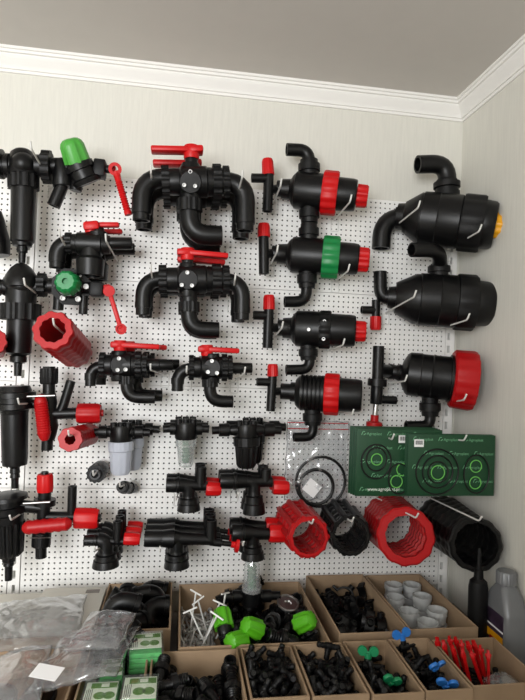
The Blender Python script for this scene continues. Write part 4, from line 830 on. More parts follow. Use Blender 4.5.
# where each resting piece lies: box -> (kind, x, y, z, quaternion) ; taken from pieces dropped into the boxes
POSES = {
 'elbows': [('elbow',-0.1393,-0.2358,-0.6924,0.68,-0.299,0.197,0.64), ('elbow',-0.0311,-0.1007,-0.6873,0.536,0.554,-0.508,-0.385), ('elbow',-0.0528,-0.2686,-0.6923,0.931,0.089,0.351,0.046), ('elbow',-0.0583,-0.1616,-0.6922,0.171,0.365,-0.076,-0.912), ('elbow',-0.0599,-0.2166,-0.6909,0.108,-0.347,-0.25,0.897), ('elbow',-0.1382,-0.0949,-0.6923,0.696,-0.313,0.184,0.62), ('elbow',-0.0344,-0.188,-0.6466,0.319,0.624,-0.258,-0.665), ('elbow',-0.0527,-0.0684,-0.6528,0.002,-0.568,0.015,0.823), ('elbow',-0.0933,-0.2508,-0.6434,0.832,0.342,0.245,0.363), ('elbow',-0.1008,-0.1047,-0.6562,0.489,0.719,0.387,-0.307), ('elbow',-0.1126,-0.2097,-0.6386,0.147,0.399,0.117,-0.897), ('elbow',-0.14,-0.1667,-0.6429,0.492,-0.137,0.851,-0.118), ('elbow',-0.1054,-0.2692,-0.5938,0.985,-0.011,0.173,-0.002), ('elbow',-0.0547,-0.1216,-0.6371,0.82,0.128,0.547,0.11)],
 'tails': [('tail',0.0132,-0.5952,-0.6947,0.68,-0.59,0.387,-0.2), ('tail',0.1053,-0.6087,-0.6947,0.355,0.601,-0.372,-0.612), ('tail',-0.0086,-0.5616,-0.6949,0.769,0.605,-0.205,-0.025), ('tail',0.1071,-0.4817,-0.6944,0.454,0.608,0.16,0.632), ('tail',0.0102,-0.4572,-0.6943,0.753,-0.188,0.6,0.195), ('tail',0.0568,-0.4618,-0.6949,0.451,-0.087,-0.634,0.622), ('tail',0.0173,-0.5784,-0.6615,0.67,-0.09,0.66,-0.329), ('tail',0.1054,-0.532,-0.6944,0.684,-0.06,-0.713,0.146), ('tail',0.0043,-0.4984,-0.6947,0.703,0.132,0.695,0.075), ('tail',0.0443,-0.5345,-0.6949,0.722,0.634,0.091,-0.262), ('tail',0.0039,-0.4171,-0.694,0.651,-0.299,0.627,-0.306), ('tail',0.1248,-0.4337,-0.6949,0.112,-0.216,0.603,0.76), ('tail',0.0024,-0.6089,-0.6636,0.486,-0.581,-0.348,0.552), ('tail',0.0632,-0.5809,-0.6947,0.298,-0.039,0.706,0.641), ('tail',0.0067,-0.538,-0.67,0.044,-0.536,0.342,-0.771), ('tail',0.0695,-0.494,-0.679,0.013,-0.638,0.689,-0.343), ('tail',-0.0059,-0.4347,-0.6671,0.445,0.32,-0.758,0.352), ('tail',0.0938,-0.4359,-0.6787,0.721,0.51,0.357,-0.305), ('tail',0.0642,-0.5467,-0.6662,0.765,0.555,-0.326,0.004), ('tail',0.0713,-0.598,-0.6659,0.484,-0.19,-0.538,0.664), ('tail',0.0276,-0.5108,-0.6646,0.387,0.681,0.276,0.557), ('tail',0.1018,-0.4933,-0.6613,0.015,0.064,-0.85,0.523), ('tail',0.0071,-0.4771,-0.6674,0.112,-0.622,-0.071,-0.771), ('tail',0.0516,-0.4293,-0.6799,0.197,-0.783,-0.495,-0.32), ('tail',0.0848,-0.5717,-0.6413,0.583,0.273,0.745,-0.178), ('tail',0.124,-0.582,-0.6788,0.933,0.355,-0.037,0.031), ('tail',0.009,-0.4919,-0.6367,0.217,0.585,0.28,0.73), ('tail',0.1247,-0.504,-0.6378,0.464,0.722,-0.432,0.278), ('tail',-0.0144,-0.449,-0.6374,0.596,-0.452,-0.284,-0.599), ('tail',0.1239,-0.4482,-0.6448,0.934,0.116,-0.036,0.336), ('tail',-0.0042,-0.5573,-0.6381,0.123,-0.619,0.561,0.536), ('tail',0.111,-0.5554,-0.6627,0.722,-0.293,0.221,-0.586), ('tail',0.0228,-0.5303,-0.6371,0.79,0.187,0.578,-0.086), ('tail',0.0805,-0.5167,-0.6426,0.313,-0.498,0.452,0.671)],
 'jets': [('tee',0.183,-0.5591,-0.7031,0.042,0.035,-0.037,0.998), ('tee',0.235,-0.4816,-0.7036,0.2,0.216,0.695,0.656), ('tee',0.2331,-0.4049,-0.7036,0.998,-0.041,0,-0.041), ('tee',0.237,-0.5199,-0.693,0.356,0.109,0.865,0.336), ('tee',0.1659,-0.5242,-0.7037,0.744,-0.047,-0.042,0.666), ('tee',0.239,-0.4369,-0.7033,0.394,-0.173,0.412,-0.803), ('tee',0.1744,-0.5419,-0.6866,0.12,0.477,-0.09,0.866), ('tee',0.2002,-0.5311,-0.7031,0.678,-0.733,0.057,0.003), ('tee',0.1651,-0.4577,-0.7036,0.674,0.03,-0.033,-0.737), ('tee',0.2516,-0.5552,-0.685,0.423,-0.567,0.254,0.66), ('tee',0.1805,-0.4525,-0.6953,0.544,-0.424,0.654,-0.311), ('tee',0.1991,-0.4301,-0.7032,0.081,0.04,-0.733,-0.675), ('tee',0.2233,-0.5532,-0.7037,0.18,-0.034,-0.18,0.966), ('tee',0.1958,-0.4857,-0.7032,0.864,0.502,-0.038,-0.006), ('tee',0.1749,-0.4184,-0.6859,0.026,-0.876,-0.392,0.281), ('tee',0.1908,-0.4622,-0.6847,0.49,0.782,-0.043,-0.384), ('tee',0.233,-0.4635,-0.6894,0.949,-0.309,0.053,-0.04), ('tee',0.2346,-0.4419,-0.6847,0.543,-0.794,-0.239,-0.135), ('tee',0.2108,-0.5378,-0.689,0.712,-0.685,0.153,-0.029), ('tee',0.1974,-0.4867,-0.685,0.879,-0.444,-0.02,0.175), ('tee',0.1894,-0.4047,-0.6789,0.682,0.652,0.258,-0.211), ('tee',0.2329,-0.5067,-0.6836,0.094,-0.054,0.19,0.976), ('tee',0.1645,-0.5033,-0.6812,0.644,-0.284,0.247,0.666), ('tee',0.2089,-0.4333,-0.6874,0.486,-0.322,0.295,-0.757), ('tee',0.2428,-0.5151,-0.6601,0.488,0.179,0.654,-0.549), ('tee',0.2519,-0.4843,-0.682,0.568,-0.422,-0.656,0.265), ('tee',0.2159,-0.4196,-0.6699,0.684,-0.601,-0.279,0.305), ('tee',0.2244,-0.5357,-0.6742,0.383,-0.384,-0.569,0.618), ('tee',0.1948,-0.5089,-0.6779,0.253,0.319,-0.44,-0.8), ('tee',0.1701,-0.4698,-0.6517,0.284,-0.511,-0.799,-0.143), ('tee',0.1831,-0.5596,-0.6673,0.997,0.028,-0.068,0.002), ('tee',0.2354,-0.4832,-0.6679,0.301,0.064,0.537,0.785), ('tee',0.169,-0.4047,-0.6394,0.658,0.459,-0.463,0.378), ('tee',0.1968,-0.5209,-0.6656,0.766,0.6,-0.002,0.229), ('tee',0.1882,-0.4993,-0.6556,0.005,0.097,0.549,0.83), ('tee',0.2333,-0.4213,-0.6583,0.569,-0.642,0.464,-0.219), ('tee',0.2404,-0.544,-0.6555,0.219,-0.408,-0.609,0.644), ('tee',0.1804,-0.5303,-0.6537,0.702,0.559,0.216,0.385), ('tee',0.2273,-0.4554,-0.6601,0.733,-0.622,-0.26,-0.094), ('tee',0.2345,-0.5437,-0.6407,0.864,0.242,0.07,0.437), ('tee',0.2491,-0.4871,-0.639,0.614,0.191,-0.511,-0.571), ('tee',0.1905,-0.4491,-0.6665,0.86,0.187,-0.259,-0.398), ('tee',0.1644,-0.4922,-0.6262,0.677,-0.205,-0.242,-0.664), ('tee',0.2207,-0.4891,-0.6552,0.359,-0.009,0.641,0.678), ('tee',0.1782,-0.4213,-0.6464,0.438,0.649,0.62,0.049), ('tee',0.2146,-0.5402,-0.6486,0.517,-0.089,0.118,-0.843), ('tee',0.1979,-0.4658,-0.6429,0.07,-0.18,0.212,-0.958), ('tee',0.2055,-0.429,-0.6543,0.67,-0.205,-0.228,0.676), ('tee',0.1838,-0.4935,-0.6358,0.902,0.377,-0.011,0.211), ('tee',0.2345,-0.4549,-0.6389,0.147,-0.222,-0.211,0.94), ('tee',0.2333,-0.4044,-0.6413,0.005,-0.19,-0.027,-0.981), ('tee',0.1644,-0.5308,-0.645,0.692,-0.144,0.105,0.699), ('tee',0.211,-0.501,-0.644,0.692,0.304,0.179,0.63), ('tee',0.2329,-0.4203,-0.6422,0.997,-0.015,0.076,-0.019), ('tee',0.1986,-0.5272,-0.6353,0.626,0.229,0.343,0.661), ('tee',0.233,-0.4358,-0.6407,0.995,0.089,0.049,-0.023), ('tee',0.1835,-0.4186,-0.6314,0.37,-0.393,0.112,-0.835), ('tee',0.1805,-0.535,-0.6369,0.645,0.115,0.248,0.713)],
 'jets2': [('tee',0.3412,-0.4994,-0.7036,0.687,0.726,0.006,0.005), ('tee',0.2981,-0.4773,-0.7031,0.4,0.481,0.556,0.547), ('tee',0.2962,-0.4282,-0.7032,0.641,0.675,-0.286,-0.225), ('tee',0.3483,-0.5626,-0.7036,0.004,-0,-0.03,1), ('tee',0.282,-0.485,-0.6453,0.525,0.427,0.415,-0.608), ('tee',0.3604,-0.4177,-0.7037,0.809,-0.148,0.101,-0.56), ('tee',0.3518,-0.5324,-0.7037,0.289,-0.252,0.607,-0.697), ('tee',0.3479,-0.4639,-0.7031,0.676,0.727,-0.111,-0.047), ('tee',0.3479,-0.4479,-0.7038,0.107,0.014,0.124,0.986), ('tee',0.2895,-0.536,-0.6791,0.831,0.157,-0.152,-0.511), ('tee',0.2818,-0.4745,-0.689,0.294,-0.617,-0.681,-0.262), ('tee',0.3088,-0.4158,-0.7036,0.315,0.333,0.646,0.611), ('tee',0.2814,-0.5473,-0.689,0.298,0.644,-0.656,0.258), ('tee',0.3666,-0.5146,-0.6888,0.708,-0.031,0.011,-0.705), ('tee',0.354,-0.4292,-0.6862,0.346,-0.375,0.512,0.691), ('tee',0.3102,-0.5498,-0.7039,0.868,0.361,0.131,0.316), ('tee',0.3006,-0.485,-0.6827,0.091,-0.302,-0.624,-0.715), ('tee',0.2891,-0.4375,-0.6889,0.526,-0.124,-0.185,0.821), ('tee',0.3602,-0.5555,-0.6705,0.601,-0.566,-0.21,-0.524), ('tee',0.3661,-0.462,-0.6845,0.674,0.071,0.137,-0.723), ('tee',0.319,-0.4146,-0.689,0.696,-0.583,0.308,-0.286), ('tee',0.3001,-0.5199,-0.7037,0.032,0.003,0.078,0.996), ('tee',0.3509,-0.5081,-0.6884,0.465,0.531,-0.503,-0.499), ('tee',0.2947,-0.4137,-0.6922,0.88,-0.24,-0.019,-0.41), ('tee',0.3143,-0.5335,-0.6922,0.135,0.128,0.483,-0.856), ('tee',0.324,-0.4671,-0.6912,0.392,0.371,0.512,0.668), ('tee',0.2916,-0.4276,-0.6609,0.367,-0.382,-0.798,-0.287), ('tee',0.2984,-0.503,-0.6919,0.948,-0.165,-0.272,-0.028), ('tee',0.3469,-0.4938,-0.6728,0.17,-0.02,0.506,-0.845), ('tee',0.2974,-0.4457,-0.6462,0.399,-0,-0.424,0.813), ('tee',0.345,-0.5398,-0.6738,0.666,-0.495,-0.341,0.442), ('tee',0.3369,-0.4756,-0.6759,0.202,0.292,-0.612,-0.706), ('tee',0.3666,-0.414,-0.6632,0.649,-0.281,-0.245,-0.663), ('tee',0.3044,-0.511,-0.6691,0.72,0.685,-0.01,-0.11), ('tee',0.3178,-0.4796,-0.6629,0.554,0.585,0.364,0.467), ('tee',0.3529,-0.4414,-0.6658,0.133,-0.398,-0.473,0.775), ('tee',0.3508,-0.4949,-0.6398,0.484,0.813,-0.086,0.312), ('tee',0.2926,-0.4567,-0.66,0.456,-0.089,-0.449,0.763), ('tee',0.3256,-0.421,-0.6742,0.496,0.395,-0.384,-0.671), ('tee',0.2975,-0.5623,-0.6321,0.042,-0.311,0.196,0.929), ('tee',0.352,-0.4831,-0.6516,0.225,0.297,0.625,0.686), ('tee',0.3352,-0.4175,-0.6568,0.118,0.232,0.736,0.625), ('tee',0.3507,-0.5441,-0.6598,0.572,-0.141,0.242,-0.771), ('tee',0.2936,-0.5055,-0.6522,0.607,0.627,0.367,0.322), ('tee',0.3068,-0.438,-0.6589,0.608,-0.413,0.595,-0.326), ('tee',0.3324,-0.5252,-0.6552,0.561,-0.135,0.018,0.816), ('tee',0.2817,-0.5321,-0.6387,0.543,-0.407,0.677,-0.286), ('tee',0.3365,-0.4376,-0.6464,0.296,-0.188,0.652,-0.673), ('tee',0.301,-0.5471,-0.6565,0.423,0.8,0.383,0.186), ('tee',0.3667,-0.457,-0.6324,0.585,-0.397,0.14,0.694), ('tee',0.3468,-0.3993,-0.6261,0.104,0.009,-0.991,0.089), ('tee',0.3393,-0.5101,-0.6372,0.887,0.064,0.125,-0.44), ('tee',0.3169,-0.5025,-0.6415,0.567,0.116,-0.427,-0.694), ('tee',0.3143,-0.471,-0.6415,0.969,-0.005,-0.108,0.223), ('tee',0.3239,-0.5468,-0.6519,0.643,0.484,-0.028,-0.593), ('tee',0.3478,-0.4778,-0.6352,0.048,-0.046,0.152,-0.986), ('tee',0.2963,-0.3999,-0.6559,0.933,-0.024,-0.356,-0.053), ('tee',0.3303,-0.5476,-0.6357,0.524,0.138,-0.293,0.788)],
 'greens': [('tee',0.46,-0.5312,-0.7036,0.638,-0.674,0.27,-0.256), ('tee',0.4272,-0.4552,-0.6954,0.424,-0.83,-0.141,0.334), ('tee',0.4707,-0.415,-0.7038,0.785,-0.096,0.075,-0.607), ('tee',0.3964,-0.5289,-0.7018,0.704,-0.07,0.03,0.706), ('tee',0.4746,-0.4678,-0.7032,0.466,-0.534,-0.503,0.495), ('tee',0.3964,-0.4146,-0.7036,0.705,-0.021,-0.021,0.709), ('tee',0.456,-0.5672,-0.7033,0.014,0.046,-0.642,-0.766), ('tee',0.4099,-0.4987,-0.7036,0.39,-0.107,-0.243,0.882), ('tee',0.4266,-0.4109,-0.7036,0.256,-0.271,-0.674,0.638), ('tee',0.4146,-0.5677,-0.6969,0.159,-0.106,0.816,0.546), ('tee',0.409,-0.469,-0.7036,0.396,-0.164,-0.319,0.846), ('tee',0.465,-0.4397,-0.6934,0.813,-0.299,-0.019,-0.5), ('tee',0.4305,-0.5341,-0.699,0.076,-0.127,0.376,0.915), ('tee',0.4499,-0.4983,-0.7033,0.047,-0.049,-0.326,0.943), ('tee',0.4246,-0.4107,-0.687,0.335,0.215,-0.713,-0.577), ('tee',0.4288,-0.5455,-0.688,0.086,-0.061,-0.433,0.895), ('tee',0.461,-0.491,-0.688,0.662,-0.633,0.124,-0.382), ('tee',0.4506,-0.4139,-0.6868,0.532,-0.141,0.652,0.522), ('tee',0.4746,-0.5403,-0.6744,0.277,-0.651,0.665,0.241), ('tee',0.4398,-0.4644,-0.6921,0.338,-0.023,-0.142,-0.93), ('tee',0.4207,-0.4363,-0.6904,0.888,0.451,0.084,0.034), ('tee',0.4126,-0.5218,-0.6711,0.664,0.66,-0.08,-0.342), ('tee',0.41,-0.4999,-0.674,0.215,-0.339,-0.726,-0.559), ('tee',0.4135,-0.4354,-0.6703,0.066,-0.311,0.49,-0.812), ('tee',0.4676,-0.5126,-0.6556,0.477,-0.641,-0.307,-0.517), ('tee',0.4559,-0.4785,-0.6736,0.909,-0.403,-0.107,0.019), ('tee',0.4076,-0.4126,-0.6705,0.789,-0.404,-0.118,0.448), ('tee',0.4446,-0.5241,-0.6743,0.003,-0.296,0.019,-0.955), ('tee',0.4336,-0.4998,-0.6758,0.272,-0.617,0.137,-0.725), ('tee',0.4561,-0.4432,-0.6774,0.444,-0.036,0.145,0.883), ('tee',0.4601,-0.5537,-0.6741,0.873,-0.316,0.135,-0.347), ('tee',0.41,-0.4618,-0.6725,0.322,-0.242,-0.377,0.834), ('tee',0.4358,-0.4226,-0.6664,0.466,-0.472,-0.263,0.7), ('tee',0.4042,-0.5508,-0.6491,0.348,0.767,0.538,0.015), ('tee',0.4537,-0.4841,-0.658,0.871,-0.449,-0.191,0.05), ('tee',0.4452,-0.3969,-0.659,0.052,-0.72,-0.002,-0.692), ('tee',0.4429,-0.5407,-0.6575,0.915,-0.25,-0.311,0.05), ('gtap',0.4544,-0.5028,-0.6408,0.918,0.067,-0.105,0.375), ('gtap',0.4364,-0.4203,-0.647,0.4,-0.273,-0.308,0.819), ('gtap',0.4596,-0.5617,-0.6525,0.802,-0.282,-0.526,0.015), ('gtap',0.4225,-0.5,-0.6482,0.525,0.012,0.231,-0.819), ('tee',0.398,-0.5247,-0.6459,0.613,-0.242,0.058,-0.749), ('tee',0.4168,-0.553,-0.6399,0.674,0.394,0.129,-0.611), ('tee',0.4243,-0.469,-0.6538,0.374,-0.024,-0.245,-0.894)],
 'blues': [('tee',0.5035,-0.5359,-0.7036,0.481,0.513,0.516,0.489), ('tee',0.5609,-0.4623,-0.7034,0.261,0.261,0.681,0.632), ('tee',0.5037,-0.4522,-0.7036,0.721,0.025,-0.024,-0.692), ('tee',0.5578,-0.5184,-0.7036,0.669,0.707,0.165,0.156), ('tee',0.5206,-0.4641,-0.7038,0.661,-0.07,-0.079,0.743), ('tee',0.5752,-0.4129,-0.7036,0.727,0.027,0.026,0.685), ('tee',0.5122,-0.5656,-0.6794,0.428,-0.74,0.26,0.449), ('tee',0.5755,-0.5065,-0.6873,0.667,-0.218,0.263,0.662), ('tee',0.5608,-0.4092,-0.6905,0.112,-0.594,0.677,0.42), ('tee',0.5756,-0.5467,-0.694,0.7,0.09,-0.05,0.706), ('tee',0.5176,-0.5008,-0.7037,0.851,0.342,-0.155,-0.367), ('tee',0.5256,-0.4086,-0.7038,0.306,0.232,0.558,0.735), ('tee',0.5453,-0.5468,-0.6986,0.566,0.8,-0.008,-0.198), ('tee',0.5406,-0.4889,-0.7031,0.487,-0.569,0.466,-0.471), ('tee',0.5191,-0.4243,-0.7037,0.328,-0.057,-0.162,0.929), ('tee',0.5456,-0.5256,-0.6884,0.685,-0.625,0.284,-0.245), ('tee',0.5193,-0.5046,-0.6801,0.533,-0.695,-0.08,0.476), ('tee',0.562,-0.4444,-0.6903,0.385,0.104,0.473,0.785), ('tee',0.5613,-0.5517,-0.6809,0.656,-0.275,-0.657,0.25), ('tee',0.534,-0.4693,-0.6889,0.719,-0.061,-0.259,-0.642), ('tee',0.5198,-0.4116,-0.6891,0.24,0.18,0.624,0.722), ('tee',0.513,-0.5401,-0.6761,0.481,-0.72,0.35,-0.357), ('tee',0.5052,-0.4527,-0.6673,0.543,0.373,0.224,0.718), ('tee',0.5756,-0.4383,-0.6656,0.698,0.113,-0.074,0.703), ('tee',0.5551,-0.5656,-0.6733,0.007,0.1,0.029,-0.994), ('tee',0.5505,-0.4763,-0.6896,0.557,-0.506,0.42,-0.506), ('tee',0.5485,-0.4278,-0.6767,0.364,-0.097,0.508,-0.775), ('tee',0.5626,-0.508,-0.6676,0.711,-0.25,-0.429,0.497), ('tee',0.5471,-0.4773,-0.674,0.489,0.453,0.529,0.524), ('tee',0.5219,-0.4127,-0.6724,0.02,0.029,-0.642,0.766), ('tee',0.5228,-0.5351,-0.6629,0.754,0.599,0.263,0.052), ('tee',0.559,-0.4603,-0.6602,0.703,0.646,-0.219,-0.201), ('tee',0.559,-0.4,-0.6658,0.95,-0.114,-0.214,-0.199), ('btap',0.5358,-0.5357,-0.6475,0.839,0.533,0.091,-0.065), ('btap',0.538,-0.4859,-0.6415,0.401,0.641,-0.647,-0.097), ('btap',0.5409,-0.4246,-0.6544,0.119,-0.109,-0.531,0.832), ('btap',0.574,-0.5352,-0.6508,0.706,0.034,-0.039,-0.706), ('btap',0.5347,-0.412,-0.637,0.128,-0.046,-0.622,0.771), ('tee',0.5195,-0.3968,-0.6661,0.007,-0.311,-0.251,0.917), ('tee',0.5037,-0.5027,-0.6589,0.699,-0.227,-0.049,-0.677), ('tee',0.5175,-0.4683,-0.6442,0.019,-0.384,0.247,0.889)],
 'clamps': [('clamp',0.445,-0.314,-0.7114,0.305,0,-0,-0.952), ('clamp',0.5098,-0.2627,-0.7114,1,-0,0,0.005), ('clamp',0.4084,-0.2171,-0.7114,0.764,-0,0,0.645), ('clamp',0.5084,-0.2226,-0.6994,0.06,0.06,0.705,0.705), ('clamp',0.4598,-0.1677,-0.6625,0.308,-0.921,-0.076,0.227), ('clamp',0.4931,-0.1191,-0.6994,0.699,0.699,-0.107,-0.107), ('clamp',0.4249,-0.1059,-0.6816,0.749,0.029,0.11,0.653), ('clamp',0.479,-0.072,-0.6994,0.695,0.695,-0.132,-0.132), ('clamp',0.4094,-0.0869,-0.6994,0.371,-0.371,0.602,-0.602), ('clamp',0.48,-0.0593,-0.7114,0.186,-0,0,0.983), ('clamp',0.5184,-0.3097,-0.703,0.351,-0.144,-0.35,0.856), ('clamp',0.537,-0.2131,-0.6868,0.66,-0.078,-0.01,-0.747), ('clamp',0.4356,-0.2035,-0.6956,0.432,0.242,0.168,0.853), ('clamp',0.4706,-0.1674,-0.7019,0.898,0.439,0.017,0.035), ('clamp',0.4357,-0.2119,-0.6726,0.419,-0.108,-0.333,0.838), ('clamp',0.4801,-0.1171,-0.6872,0.133,-0,-0,0.991), ('clamp',0.4346,-0.1373,-0.6626,0.006,-0.019,0.318,-0.948), ('clamp',0.5361,-0.1,-0.6771,0.304,0.596,0.707,-0.228), ('clamp',0.4242,-0.1537,-0.7009,0.776,-0.453,-0.222,0.38), ('clamp',0.5099,-0.0306,-0.7114,1,-0,0,-0), ('clamp',0.4026,-0.28,-0.6985,0.698,0.111,-0.111,0.698), ('clamp',0.4055,-0.3132,-0.6762,0.666,0.329,-0.214,0.634), ('clamp',0.4494,-0.2599,-0.7006,0.44,-0.14,0.354,-0.813), ('clamp',0.5168,-0.1734,-0.687,0.548,-0.013,0.011,-0.836), ('clamp',0.4037,-0.0624,-0.6872,0.721,-0,-0,0.693), ('clamp',0.5079,-0.1485,-0.6634,0.819,-0.302,-0.25,0.419), ('clamp',0.4522,-0.059,-0.6817,0.457,-0.109,-0.197,0.86), ('clamp',0.5215,-0.0737,-0.6566,0.314,-0.364,0.869,-0.118), ('clamp',0.4247,-0.0528,-0.6994,0.653,-0.653,-0.271,0.271), ('clamp',0.491,-0.0514,-0.6754,0.156,0.342,0.174,0.91), ('clamp',0.4594,-0.3227,-0.6801,0.232,0.387,-0.107,0.886), ('clamp',0.513,-0.2895,-0.69,0.961,-0.135,0.24,-0.034), ('clamp',0.4326,-0.2717,-0.6848,0.65,-0.242,-0.006,0.72), ('clamp',0.5061,-0.2161,-0.6813,0.777,0.276,-0.256,0.505)],
 'screws': [('screw',0.0385,-0.3208,-0.707,0.723,-0.658,0.193,0.078), ('screw',0.051,-0.2873,-0.707,0.462,-0.199,0.656,-0.562), ('screw',0.0827,-0.2015,-0.707,0.728,-0.261,0.634,-0.002), ('screw',0.0749,-0.1431,-0.707,0.64,0.682,0.07,0.346), ('screw',0.0285,-0.3291,-0.707,0.718,-0.669,0.154,0.121), ('screw',0.0994,-0.2368,-0.707,0.717,-0.669,0.154,0.121), ('screw',0.0838,-0.191,-0.707,0.316,-0.685,-0.039,-0.655), ('screw',0.0549,-0.064,-0.707,0.709,-0.113,-0.677,0.162), ('screw',0.0818,-0.374,-0.707,0.594,0.363,-0.582,-0.421), ('screw',0.0836,-0.2961,-0.707,0.033,0.621,-0.291,0.727), ('screw',0.0285,-0.2159,-0.707,0.593,0.581,-0.364,0.422), ('screw',0.0308,-0.131,-0.6968,0.622,-0.543,-0.301,-0.477), ('screw',0.0753,-0.3385,-0.707,0.717,-0.367,0.579,0.125), ('screw',0.0517,-0.2701,-0.707,0.552,-0.652,-0.214,0.474), ('screw',0.0332,-0.1512,-0.707,0.192,-0.086,0.681,0.702), ('screw',0.0921,-0.0988,-0.707,0.466,-0.655,-0.204,-0.559), ('screw',0.1075,-0.3476,-0.7042,0.583,-0.592,-0.421,-0.365), ('screw',0.0287,-0.2691,-0.6984,0.18,0.187,0.772,-0.581), ('screw',0.0854,-0.1795,-0.707,0.452,0.187,0.66,0.57), ('screw',0.0285,-0.1017,-0.707,0.709,-0.676,-0.114,-0.163), ('screw',0.0663,-0.3139,-0.702,0.437,-0.47,-0.398,0.656), ('screw',0.1075,-0.2448,-0.707,0.386,0.398,0.559,-0.617), ('screw',0.1075,-0.1739,-0.6951,0.718,-0.669,-0.154,-0.121), ('screw',0.0817,-0.068,-0.7036,0.673,-0.176,0.712,-0.097), ('screw',0.048,-0.3536,-0.707,0.606,0.132,-0.673,0.403), ('screw',0.0565,-0.2405,-0.707,0.424,-0.668,0.156,0.591), ('screw',0.0533,-0.2217,-0.707,0.618,0.677,0.111,0.384), ('screw',0.1075,-0.094,-0.6988,0.185,-0.092,-0.561,-0.802), ('screw',0.0737,-0.3557,-0.7056,0.27,-0.707,0.014,-0.653), ('screw',0.0903,-0.2471,-0.707,0.595,0.58,0.367,-0.419), ('screw',0.0363,-0.1682,-0.7014,0.357,0.419,-0.634,0.543), ('screw',0.1012,-0.1124,-0.7013,0.644,0.731,0.217,-0.067), ('screw',0.0547,-0.359,-0.6983,0.577,0.613,-0.186,-0.506), ('screw',0.1041,-0.2188,-0.6957,0.162,0.114,0.708,-0.678), ('screw',0.0499,-0.1282,-0.707,0.726,0.651,-0.216,0.053), ('screw',0.0436,-0.1178,-0.6993,0.206,-0.11,-0.725,-0.649), ('screw',0.0847,-0.3174,-0.7002,0.525,0.193,0.557,0.614), ('screw',0.0843,-0.2816,-0.707,0.475,-0.214,0.652,-0.552), ('screw',0.042,-0.1996,-0.697,0.214,0.063,-0.646,0.73), ('screw',0.0285,-0.0992,-0.6977,0.445,-0.34,0.544,0.625), ('screw',0.0636,-0.2675,-0.6941,0.711,-0.692,0.071,-0.108), ('screw',0.0285,-0.1783,-0.6962,0.625,-0.548,-0.339,-0.44), ('screw',0.0503,-0.0889,-0.6956,0.693,0.613,0.379,0), ('screw',0.0819,-0.1375,-0.707,0.167,0.557,-0.401,0.708), ('screw',0.0781,-0.3463,-0.6956,0.189,0.276,-0.643,0.689), ('screw',0.0926,-0.214,-0.698,0.411,-0.315,-0.58,-0.63), ('screw',0.0469,-0.163,-0.6964,0.727,0.43,-0.441,0.302), ('screw',0.0524,-0.1124,-0.6996,0.557,0.469,-0.345,0.592), ('screw',0.0442,-0.3368,-0.7033,0.056,-0.289,-0.564,0.771), ('screw',0.0748,-0.3084,-0.6941,0.601,0.472,0.235,0.601), ('screw',0.0793,-0.175,-0.691,0.508,-0.655,-0.313,0.464), ('screw',0.0648,-0.0914,-0.6998,0.595,-0.657,-0.414,0.207), ('screw',0.0817,-0.2809,-0.6983,0.159,0.629,0.154,0.746), ('screw',0.0824,-0.2374,-0.707,0.71,-0.676,-0.117,-0.16), ('screw',0.0511,-0.176,-0.707,0.378,0.405,0.554,-0.622), ('screw',0.0924,-0.1169,-0.6988,0.031,0.141,-0.683,0.716), ('screw',0.0513,-0.3388,-0.6977,0.757,0.296,-0.468,0.346), ('screw',0.0579,-0.2489,-0.6971,0.674,-0.567,0.354,0.314), ('screw',0.0674,-0.1773,-0.702,0.528,0.532,-0.311,0.584), ('screw',0.0728,-0.112,-0.7022,0.775,0.606,-0.118,0.139), ('screw',0.1075,-0.3481,-0.6952,0.616,0.56,-0.398,0.385), ('screw',0.0797,-0.2595,-0.6984,0.335,-0.547,0.182,-0.746), ('screw',0.0734,-0.1686,-0.7006,0.069,-0.318,0.656,0.681), ('screw',0.083,-0.1401,-0.6976,0.598,0.543,-0.358,0.469), ('screw',0.0984,-0.3482,-0.6953,0.63,0.549,-0.433,0.337), ('screw',0.0667,-0.2071,-0.7,0.526,0.32,0.609,-0.499), ('screw',0.0523,-0.2119,-0.6958,0.355,-0.264,0.618,0.65), ('screw',0.0742,-0.0869,-0.6974,0.776,0.465,0.291,0.31), ('screw',0.0828,-0.2345,-0.6905,0.151,-0.226,0.717,0.642), ('screw',0.0966,-0.2209,-0.6906,0.076,-0.092,-0.631,-0.766), ('loose_hook',0.0509,-0.2432,-0.6925,0.614,0.737,-0.272,0.081), ('loose_hook',0.0573,-0.1071,-0.6867,0.663,-0.649,-0.23,0.296), ('loose_hook',0.034,-0.2959,-0.6941,0.328,0.415,-0.662,0.531)],
